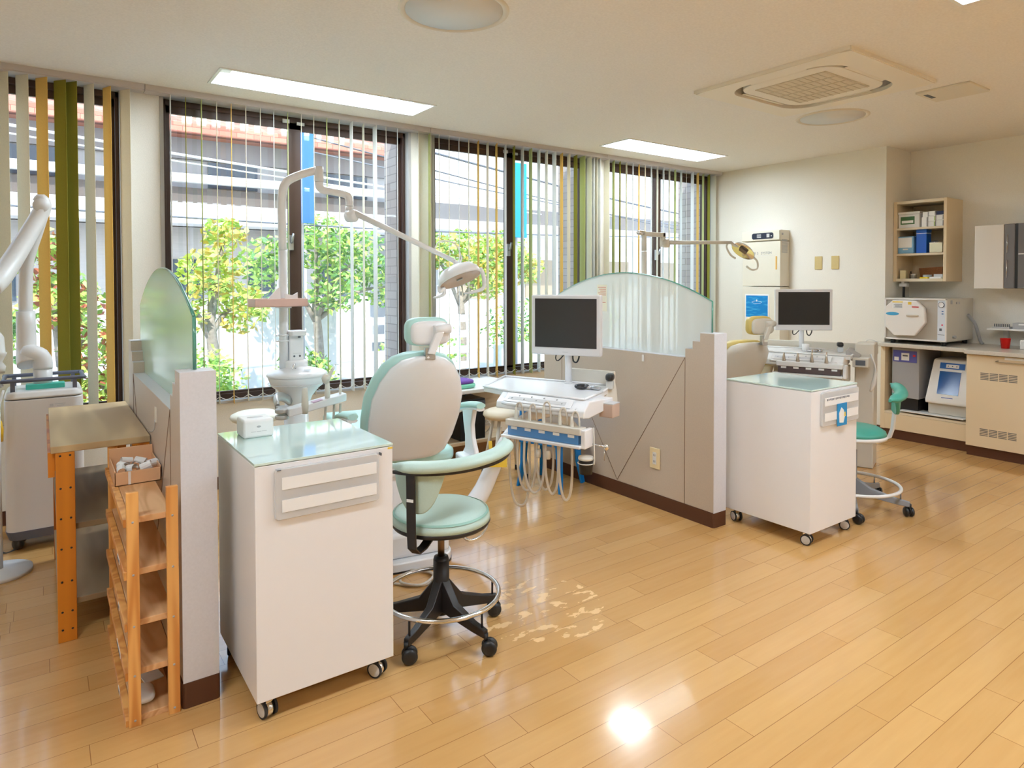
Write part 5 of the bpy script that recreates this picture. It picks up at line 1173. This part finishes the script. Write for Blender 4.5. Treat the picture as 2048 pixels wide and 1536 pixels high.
for i in range(12): mb.box(-.05, .04, y0-.002, y0, 1.58+i*.011, 1.585+i*.011)
mb.build('side_louvre', GREYP, t); bx(-.055, -.03, y0-.002, y0, 1.745, 1.765).build('side_label', GREYP, t)
# poster on the lower cabinet
p = thing('poster', 'blue water poster taped on the ivory wall cabinet above the far chair', 'poster', (5.664, 3.84, .86))
bx(-.0015, 0, -.13, .13, 0, .325).build('sheet', PAPER, p)
pm = P('poster_blue', srgb(0, 140, 205), .4); nt = pm.node_tree; n = nt.nodes; l = nt.links; tcn = n.new('ShaderNodeTexCoord'); wvn = n.new('ShaderNodeTexNoise')
mpn = n.new('ShaderNodeMapping'); mpn.inputs['Scale'].default_value = (1, 3, 16); l.new(tcn.outputs['Object'], mpn.inputs[0]); l.new(mpn.outputs[0], wvn.inputs[0]); wvn.inputs['Scale'].default_value = 3; rpn = n.new('ShaderNodeValToRGB')
rpn.color_ramp.elements[0].color = (*srgb(0, 128, 200), 1); rpn.color_ramp.elements[1].color = (*srgb(90, 190, 226), 1); rpn.color_ramp.elements[0].position = .5; rpn.color_ramp.elements[1].position = .8
l.new(wvn.outputs[0], rpn.inputs[0]); l.new(rpn.outputs[0], n['Principled BSDF'].inputs['Base Color'])
bx(-.0022, -.0015, -.12, .12, .10, .31).build('picture', pm, p)
MB().tube([(-.0024, .05*sin(a)*1.1, .245+.012*cos(a)) for a in [k*pi/8 for k in range(16)]], .0012, 5, closed=True).ell((-.0024, 0, .262), .0008, .006, .011).build('ripple', PAPER, p)
bx(-.0022, -.0015, -.10, .0, .025, .085).build('print_block', P('print_pale', srgb(190, 205, 210), .6), p)
for y, i in ((3.303, 0), (3.146, 1)):
    t = thing('switch_plate', ['beige blank wall plate, left of the pair on the right wall', 'beige blank wall plate, right of the pair on the right wall'][i], 'wall plate', (EX, y, 1.476), 0, 'pair of beige wall plates')
    bx(-.008, 0, -.036, .036, -.06, .06).build('plate', P('plate_beige%d' % i, srgb(206, 184, 128), .45), t, bevel=.004)
    bx(-.0095, -.008, -.012, .012, -.03, .03).build('blank', MATS['plate_beige%d' % i], t, bevel=.002)
# ---------------------------------------------------------------- counter
cream = P('cupboard_cream', srgb(226, 206, 172), .45); creamd = P('cupboard_edge', srgb(220, 206, 180), .5); ctop = grain(P('counter_top', srgb(206, 198, 186), .25), 90, .05)
t = thing('open_cupboard', 'cream counter cupboard with an open niche for two machines', 'cupboard', (5.99, 2.38, 0)); ox, oy = 5.99, 2.38
def lo(mb, x0, x1, y0, y1, z0, z1): return mb.box(x0-ox, x1-ox, y0-oy, y1-oy, z0, z1)
lo(MB(), 5.74, 6.25, 2.673, 2.708, .075, .762).build('side_panel', cream, t, bevel=.0015); lo(MB(), 5.74, 6.25, 2.045, 2.063, .075, .762).build('side_panel', cream, t)
lo(MB(), 6.232, 6.25, 2.063, 2.673, .075, .762).build('back_panel', creamd, t); lo(MB(), 5.74, 5.758, 2.063, 2.673, .078, .207).build('front_panel', cream, t, bevel=.0015)
lo(MB(), 5.74, 6.232, 2.063, 2.673, .209, .225).build('niche_floor', creamd, t); lo(MB(), 5.752, 6.25, 2.045, 2.708, 0, .075).build('plinth', baseb, t)
lo(MB(), 5.735, 5.90, 2.09, 2.56, .238, .246).build('pull_out_tray', OFFWH, t, bevel=.003)
t = thing('base_cabinet', 'cream base cabinet with two ventilation grilles at the right edge', 'cabinet', (5.95, 1.55, 0)); ox, oy = 5.95, 1.55
lo(MB(), 5.66, 6.25, 1.10, 2.042, .075, .762).build('body', cream, t); lo(MB(), 5.642, 5.66, 1.47, 2.040, .078, .758).build('door', cream, t, bevel=.0015); lo(MB(), 5.642, 5.66, 1.10, 1.465, .078, .758).build('door', cream, t, bevel=.0015)
lo(MB(), 5.67, 6.25, 1.10, 2.042, 0, .075).build('plinth', baseb, t)
for z_ in (.578, .164):
    mb = MB()
    for k in range(5):
        for j in range(4): lo(mb, 5.6412, 5.6422, 1.722+j*.0585, 1.722+j*.0585+.052, z_+k*.0115, z_+k*.0115+.006)
    mb.build('ventilation_slots', P('slot_grey%d' % int(z_*10), (.14, .13, .12), .6), t)
MB().tube([(5.642-ox, 1.84-oy, .725), (5.62-ox, 1.835-oy, .720), (5.62-ox, 1.66-oy, .720), (5.642-ox, 1.655-oy, .725)], .004, 8, smooth=3).build('door_handle', P('handle_gold', (.5, .42, .3), .3, .8), t)
lo(MB(), 5.6405, 5.642, 1.66, 1.80, .738, .756).build('label_sticker', PAPER, t)
o = MB().prism([(5.69, 2.712), (5.69, 2.05), (5.60, 2.045), (5.60, 1.10), (RX, 1.10), (RX, 2.712)], .764, .795).build('worktop', ctop, bevel=.004); tag(o, 'continuous beige worktop along the right wall recess', 'worktop')
# autoclave
t = thing('autoclave', 'ivory autoclave with a white octagonal door and a pressure gauge on the worktop', 'steriliser', (5.97, 2.445, .795)); ox, oy = 5.97, 2.445
AB = P('autoclave_beige', srgb(206, 200, 186), .4); AW = P('autoclave_white', srgb(232, 228, 224), .3)
def lz(mb, x0, x1, y0, y1, z0, z1): return mb.box(x0-ox, x1-ox, y0-oy, y1-oy, z0-.795, z1-.795)
lz(MB(), 5.74, 6.235, 2.212, 2.678, .828, 1.168).build('case', AB, t, bevel=.004)
mb = MB(); lz(mb, 5.728, 5.742, 2.212, 2.678, 1.155, 1.168); lz(mb, 5.728, 5.742, 2.212, 2.678, .828, .840); lz(mb, 5.728, 5.742, 2.664, 2.678, .828, 1.168); lz(mb, 5.728, 5.742, 2.212, 2.222, .828, 1.168); mb.build('front_bezel', AW, t, bevel=.002)
lz(MB(), 5.7385, 5.741, 2.28, 2.664, .840, 1.155).build('front_recess', P('recess_grey', srgb(176, 168, 156), .5), t)
oc = [(2.655, 1.10), (2.60, 1.15), (2.42, 1.15), (2.36, 1.09), (2.35, .975), (2.40, .905), (2.43, .865), (2.59, .86), (2.655, .93)]
MB().prism([(p_[0]-oy, p_[1]-.795) for p_ in oc], 5.700-ox, 5.738-ox, axis='x').build('door', AW, t, bevel=.008, seg=3)
MB().box(5.688-ox, 5.70-ox, 2.40-oy, 2.49-oy, .228, .240).build('door_handle', P('autoclave_grip', srgb(200, 188, 172), .4), t, bevel=.003)
MB().ell((5.6992-ox, 2.60-oy, .245), .0012, .052, .014).build('logo_swoosh', P('swoosh_blue', srgb(70, 160, 205), .4), t)
mb = MB(); mb.box(5.698-ox, 5.70-ox, 2.52-oy, 2.60-oy, .338, .347).box(5.698-ox, 5.70-ox, 2.455-oy, 2.48-oy, .322, .344); mb.build('warning_label', YELL, t)
MB().box(5.698-ox, 5.70-ox, 2.52-oy, 2.60-oy, .290, .330).build('paper_label', PAPER, t); MB().box(5.698-ox, 5.70-ox, 2.40-oy, 2.45-oy, .300, .308).build('red_label', P('label_red', srgb(196, 40, 50), .5), t)
mb = MB()
for i in range(6): mb.box(5.6972-ox, 5.698-ox, 2.525-oy, 2.59-oy-(i % 2)*.01, .294+i*.006, .2965+i*.006)
mb.build('print', INK, t)
pn = lz(MB(), 5.735, 5.7385, 2.224, 2.278, .840, 1.155).build('control_strip', P('strip_paleblue', srgb(216, 222, 232), .4), t)
MB().lathe([(.0, .002), (.014, .002), (.019, .006), (.021, .006), (.021, 0)], (5.735-ox, 2.251-oy, .325), 28, ax=(-1, 0, 0)).build('pressure_gauge', PAPER, pn); MB().lathe([(.019, .0065), (.0215, .0065), (.0215, 0)], (5.735-ox, 2.251-oy, .325), 28, ax=(-1, 0, 0)).build('gauge_rim', DGREY, pn)
mb = MB()
for z_ in (.270, .250): mb.box(5.734-ox, 5.7352-ox, 2.236-oy, 2.249-oy, z_, z_+.008)
mb.build('button', P('button_blue', srgb(60, 110, 170), .4), pn); MB().box(5.734-ox, 5.7352-ox, 2.238-oy, 2.250-oy, .162, .172).build('button', P('button_pink', srgb(220, 70, 110), .4), pn)
MB().box(5.734-ox, 5.7352-ox, 2.246-oy, 2.264-oy, .120, .140).box(5.734-ox, 5.7352-ox, 2.228-oy, 2.274-oy, .088, .091).build('display', DGREY, pn)
mb = MB()
for x, y in ((5.78, 2.63), (5.78, 2.25), (6.18, 2.63), (6.18, 2.25)): mb.cyl((x-ox, y-oy, 0), (x-ox, y-oy, .034), .018)
mb.build('foot', BLACK, t)
mb = MB(); mb.box(5.80-ox, 5.825-ox, 2.207-oy, 2.212-oy, .33, .36).box(5.90-ox, 5.915-ox, 2.208-oy, 2.212-oy, .33, .345).box(5.95-ox, 5.965-ox, 2.208-oy, 2.212-oy, .33, .345).cyl((5.85-ox, 2.212-oy, .07), (5.85-ox, 2.19-oy, .07), .012); mb.build('side_valve', GREYP, t)
MB().tube([(6.12-ox, 2.208-oy, .24), (6.16-ox, 2.17-oy, .16), (6.18-ox, 2.14-oy, .03), (6.18-ox, 2.12-oy, .004)], .012, 10, smooth=4).build('drain_hose', P('hose_grey', (.40, .41, .42), .5), t)
# machines in the niche
t = thing('sterilising_box', 'grey upright machine with a violet control panel in the counter niche', 'machine', (6.0, 2.53, .225)); ox, oy, oz = 6.0, 2.53, .225
gb = P('box_grey', srgb(160, 160, 162), .45)
MB().box(5.78-ox, 6.18-ox, 2.425-oy, 2.635-oy, .345-oz, .755-oz).build('case', gb, t, bevel=.004)
MB().box(5.80-ox, 6.16-ox, 2.44-oy, 2.62-oy, 0, .345-oz).build('stand', BLACK, t)
MB().box(5.777-ox, 5.78-ox, 2.443-oy, 2.625-oy, .64-oz, .735-oz).build('control_panel', P('panel_violet', srgb(88, 90, 168), .4), t)
mb = MB(); mb.box(5.775-ox, 5.777-ox, 2.50-oy, 2.56-oy, .655-oz, .715-oz).box(5.775-ox, 5.777-ox, 2.58-oy, 2.615-oy, .65-oz, .68-oz); mb.build('display_plate', PAPER, t)
MB().box(5.7738-ox, 5.775-ox, 2.51-oy, 2.55-oy, .688-oz, .70-oz).build('display', DGREY, t); MB().box(5.775-ox, 5.777-ox, 2.452-oy, 2.472-oy, .69-oz, .705-oz).build('power_button', RED, t)
t = thing('film_processor', 'white sloped machine with a deep blue window in the counter niche', 'machine', (5.98, 2.225, .246)); ox, oy, oz = 5.98, 2.225, .246
mp_w = P('processor_white', srgb(226, 222, 216), .35)
MB().box(5.80-ox, 6.15-ox, 2.085-oy, 2.365-oy, .0, .10).build('base', P('processor_base', srgb(200, 196, 186), .45), t, bevel=.006)
rows = [[V((x_f-ox, 2.075-oy+i_, z_-oz)), V((6.15-ox, 2.075-oy+i_, z_-oz)), V((6.15-ox, 2.375-oy-i_, z_-oz)), V((x_f-ox, 2.375-oy-i_, z_-oz))] for x_f, z_, i_ in ((5.765, .335, .002), (5.765, .36, 0), (5.865, .67, .022), (5.885, .685, .03))]
MB().loft(rows, smooth=False).build('hood', mp_w, t, bevel=.008, seg=3)
dz = V((.10, 0, .31)).normalized(); nrm = V((-.31, 0, .10)).normalized()
def onhood(y, s, off): return V((5.765-ox, y-oy, .36-oz))+dz*s+nrm*off
def hoodquad(nm, ya, yb, s0, s1, off, mat, par=t, th=.003):
    mb = MB(); a = [onhood(ya, s0, off), onhood(yb, s0, off), onhood(yb, s1, off), onhood(ya, s1, off)]; mb.loft([a, [p_+nrm*th for p_ in a]], smooth=False); return mb.build(nm, mat, par)
hoodquad('blue_window', 2.145, 2.295, .055, .24, .0, P('window_blue', srgb(0, 72, 140), .15)); hoodquad('window_top', 2.14, 2.30, .242, .252, .001, PAPER); hoodquad('control_strip', 2.125, 2.30, .262, .31, .0, P('strip_blue', srgb(20, 96, 176), .4))
hoodquad('button_plate', 2.165, 2.255, .270, .298, .003, PAPER); hoodquad('lettering', 2.18, 2.26, .026, .031, .0, P('letter_blue', srgb(40, 70, 170), .5), th=.001)
mb = MB()
for y in (2.18, 2.21, 2.24): mb.lathe([(0, .002), (.004, .001), (.0045, 0)], onhood(y, .284, .006), 10, ax=nrm)
mb.build('button', DGREY, t)
# wall shelf unit with its contents
t = thing('wall_shelf', 'open cream wall shelf with three compartments above the autoclave', 'shelf', (6.105, 2.508, 0)); ox, oy = 6.105, 2.508
lo(MB(), 5.95, 6.26, 2.685, 2.712, 1.303, 1.982).build('side_panel', cream, t, bevel=.0015); lo(MB(), 5.95, 6.26, 2.305, 2.328, 1.303, 1.982).build('side_panel', cream, t, bevel=.0015)
for z0, z1 in ((1.303, 1.328), (1.522, 1.540), (1.738, 1.756), (1.958, 1.982)): lo(MB(), 5.95, 6.26, 2.328, 2.685, z0, z1).build('shelf', creamd, t, bevel=.0015)
lo(MB(), 6.25, 6.26, 2.328, 2.685, 1.328, 1.958).build('back_panel', cream, t)
t = thing('storage_box', 'white plastic box with a green label on the top compartment', 'box', (6.03, 2.597, 1.756)); bx(-.065, .065, -.083, .083, 0, .115).build('body', OFFWH, t, bevel=.004); bx(-.068, .068, -.086, .086, .115, .135).build('lid', OFFWH, t, bevel=.003)
bx(-.0665, -.065, -.045, .065, .03, .095).build('green_label', P('label_green', srgb(60, 104, 56), .5), t); bx(-.0675, -.0665, -.035, .055, .04, .062).build('label_print', PAPER, t)
bxs = [(2.478, .045, 1.756, .082), (2.428, .05, 1.756, .044), (2.368, .055, 1.756, .050), (2.424, .052, 1.801, .043), (2.366, .055, 1.807, .042), (2.475, .045, 1.839, .042), (2.42, .05, 1.845, .038), (2.366, .054, 1.850, .030)]
sb = ['upright white carton beside the green-labelled box', 'white carton with a green end, bottom row', 'white carton at the bottom right against the shelf side', 'white carton in the middle row', 'white carton in the middle row against the shelf side', 'small white carton on the upright carton', 'rounded white packet on the top of the stack', 'dark blue packet on top of the carton stack']
for i, ((y, w, z_, h), lab) in enumerate(zip(bxs, sb)):
    t = thing('carton', lab, 'box', (6.01+(i % 3)*.006, y, z_), 0, 'cartons on the top shelf')
    m_ = P('navy_pack', srgb(30, 40, 80), .5) if i == 7 else PAPER
    bx(-.04, .04, -w/2, w/2, 0, h).build('body', m_, t, bevel=.0015)
    bx(-.0405, -.04, -w/2+.001, -w/2+.006, .004, h-.004).build('stripe', P('stripe_green', srgb(130, 180, 60), .5) if i in (1, 3) else (MATS['navy_pack'] if 'navy_pack' in MATS else INK), t)
t = thing('storage_box', 'pale blue lidded box with a white note on the middle compartment', 'box', (6.03, 2.623, 1.540)); bx(-.06, .06, -.062, .062, 0, .145).build('body', P('box_paleblue', srgb(120, 170, 205), .3), t, bevel=.006); bx(-.0615, -.06, -.05, .058, .05, .135).build('note', PAPER, t, bevel=.0005); bx(-.064, -.06, -.02, .02, .03, .042).build('clasp', OFFWH, t)
t = thing('canister', 'tall bright blue box container with a white stripe on the middle compartment', 'container', (6.03, 2.507, 1.540)); bx(-.045, .045, -.040, .040, 0, .175).build('body', P('canister_blue', srgb(12, 92, 196), .35), t, bevel=.004); bx(-.0465, .0465, -.0415, .0415, .175, .20).build('lid', MATS['canister_blue'], t, bevel=.003); bx(-.0462, .0462, -.0412, .0412, .163, .167).build('stripe', PAPER, t)
t = thing('wire_basket', 'chrome basket of small metal parts on the middle compartment', 'basket', (6.03, 2.395, 1.540)); bx(-.05, .05, -.05, .05, 0, .085).build('body', P('basket_metal', (.62, .56, .42), .25, .8), t, bevel=.004)
MB().tube([(-.051, -.051, .086), (-.051, .051, .086), (.051, .051, .086), (.051, -.051, .086)], .003, 6, closed=True).build('rim', CHROME, t); MB().ell((0, .02, .09), .03, .025, .012).build('dark_contents', DGREY, t)
def small(nm, lab, cat, loc, mb, mat): o = mb.build(nm, mat); o.location = loc; return tag(o, lab, cat)
small('jar', 'small round tin on the bottom compartment', 'tin', (5.99, 2.565, 1.328), MB().lathe([(0, 0), (.022, 0), (.022, .03), (.023, .031), (.023, .04), (0, .042)], n=24), STEEL)
small('bottle_box', 'white and yellow small box at the left of the bottom compartment', 'box', (5.99, 2.645, 1.328), MB().box(-.02, .02, -.025, .02, 0, .07), P('box_lemon', srgb(220, 206, 160), .5))
small('dark_bottle', 'tiny dark bottle behind the small round tin', 'bottle', (6.02, 2.60, 1.328), MB().lathe([(0, 0), (.011, 0), (.011, .04), (.005, .05), (.005, .062), (0, .063)], n=16), P('brown_glass', (.05, .03, .02), .2))
small('wicker_tray', 'brown wicker tray standing at the back of the bottom compartment', 'tray', (6.14, 2.49, 1.328), MB().prism([(-.08, 0), (.08, 0), (.095, .09), (-.09, .10)], -.008, .008, axis='x'), grain(P('wicker', srgb(150, 92, 48), .7), 200, .3))
small('yellow_sponge', 'bright yellow flat sponge on the bottom compartment', 'sponge', (5.98, 2.475, 1.328), MB().box(-.02, .02, -.03, .03, 0, .012), P('sponge', srgb(236, 204, 40), .8))
small('glass_dish', 'small glass dish beside the yellow sponge', 'dish', (6.03, 2.475, 1.328), MB().lathe([(0, .002), (.028, .002), (.032, .03), (.034, .032), (.034, .0), (0, 0)], n=24), P('dish_glass', (.6, .62, .62), .1, alpha=.7))
small('white_tray', 'flat white tray at the right of the bottom compartment', 'tray', (5.985, 2.385, 1.328), MB().prism(rrect(-.03, .03, -.048, .048, .01), 0, .014), PAPER)
small('notebook', 'small stacked white pads on the flat white tray', 'pad', (6.0, 2.375, 1.342), MB().box(-.025, .025, -.035, .03, 0, .022), LGREY)
small('brush', 'slim white brush leaning against the right side of the bottom compartment', 'brush', (6.04, 2.345, 1.328), MB().cyl((0, -.012, .0), (0, .012, .12), .003), PAPER)
# under-shelf soap dispenser like device
t = thing('wall_socket', 'white adaptor and black plug hanging under the wall shelf', 'socket', (6.02, 2.655, 1.26)); bx(-.02, .03, -.03, .03, 0, .028).build('adaptor', OFFWH, t, bevel=.004); bx(-.02, .02, -.012, .012, .028, .043).build('bracket', OFFWH, t); MB().box(-.006, .006, -.008, .008, -.09, 0).build('plug_cord', BLACK, t)
# right wall cabinet with paper towel holders
t = thing('towel_cabinet', 'glossy white wall cabinet with grey sliding fronts at the right edge', 'cabinet', (6.105, 1.80, 0)); ox, oy = 6.105, 1.80
lo(MB(), 5.95, 6.26, 1.915, 2.108, 1.248, 1.737).build('white_front', P('gloss_white', srgb(226, 220, 212), .18), t, bevel=.003)
MB().prism([(-.155, .045), (-.155, .085), (-.15, .115), (.1, .115), (.1, .045)], 1.25, 1.738).build('grey_front', P('front_grey', srgb(112, 108, 108), .3), t, bevel=.006, seg=3)
lo(MB(), 5.958, 6.2, 1.826, 1.845, 1.25, 1.738).build('dark_gap', BLACK, t); lo(MB(), 5.952, 6.2, 1.55, 1.826, 1.25, 1.738).build('grey_front', MATS['front_grey'], t, bevel=.003)
mb = MB()
for z0, z1 in ((1.52, 1.655), (1.33, 1.465)): mb.cyl((-.158, .093, z0), (-.158, .093, z1), .0022, None, 8)
mb.build('handle', CHROME, t); lo(MB(), 5.949, 5.952, 1.70, 1.822, 1.505, 1.512).build('label_line', PAPER, t)
# small glass shelf with instrument rack and red cup
t = thing('instrument_shelf', 'narrow white shelf on the tiled wall above the red cup', 'shelf', (6.15, 1.80, .93)); bx(-.11, .11, -.25, .25, -.006, .008).build('board', PAPER, t, bevel=.002); bx(.08, .108, -.20, -.17, -.08, -.006).box(.08, .108, .17, .20, -.08, -.006).build('bracket', OFFWH, t)
t = thing('instrument_rack', 'grey metal block with drawers on the narrow white shelf', 'rack', (6.13, 1.77, .938)); bx(-.06, .06, -.16, .12, 0, .045).build('body', GREYP, t, bevel=.002); bx(-.062, -.06, -.14, .08, .030, .041).build('white_label', PAPER, t)
t = thing('bur_stand', 'small row of dark burs in a clear stand on the narrow white shelf', 'stand', (6.11, 1.965, .938)); bx(-.04, .04, -.055, .06, 0, .012).build('base', LGREY, t)
mb = MB()
for k in range(9): mb.cyl((-.02, -.048+k*.012, .012), (-.02, -.048+k*.012, .034), .0035, None, 8)
mb.build('bur', DGREY, t)
o = MB().lathe([(0, 0), (.026, 0), (.034, .074), (.036, .076), (.032, .076), (.025, .004), (0, .004)], n=32).build('red_cup', RED); o.location = (5.95, 1.895, .795); tag(o, 'bright red plastic cup on the worktop', 'cup')
o = bx(-.09, .12, -.16, .10, 0, .07).build('white_container', OFFWH, bevel=.006); o.location = (6.02, 1.70, .795); tag(o, 'plain white container right of the red cup', 'container')
# sink hose at end wall
t = thing('wall_valve', 'small pipe valve with a thin wire on the right wall beside the counter', 'valve', (EX, 2.86, .72)); MB().cyl((-.08, 0, 0), (0, 0, 0), .012).cyl((-.05, .05, .0), (-.05, -.05, 0), .006).build('pipe', P('valve_metal', (.45, .40, .34), .35, .8), t)
MB().tube([(-.06, 0, .01), (-.06, -.01, .06), (-.05, -.05, .085), (-.05, -.12, .07)], .0022, 6, smooth=4).build('wire', GREYP, t)
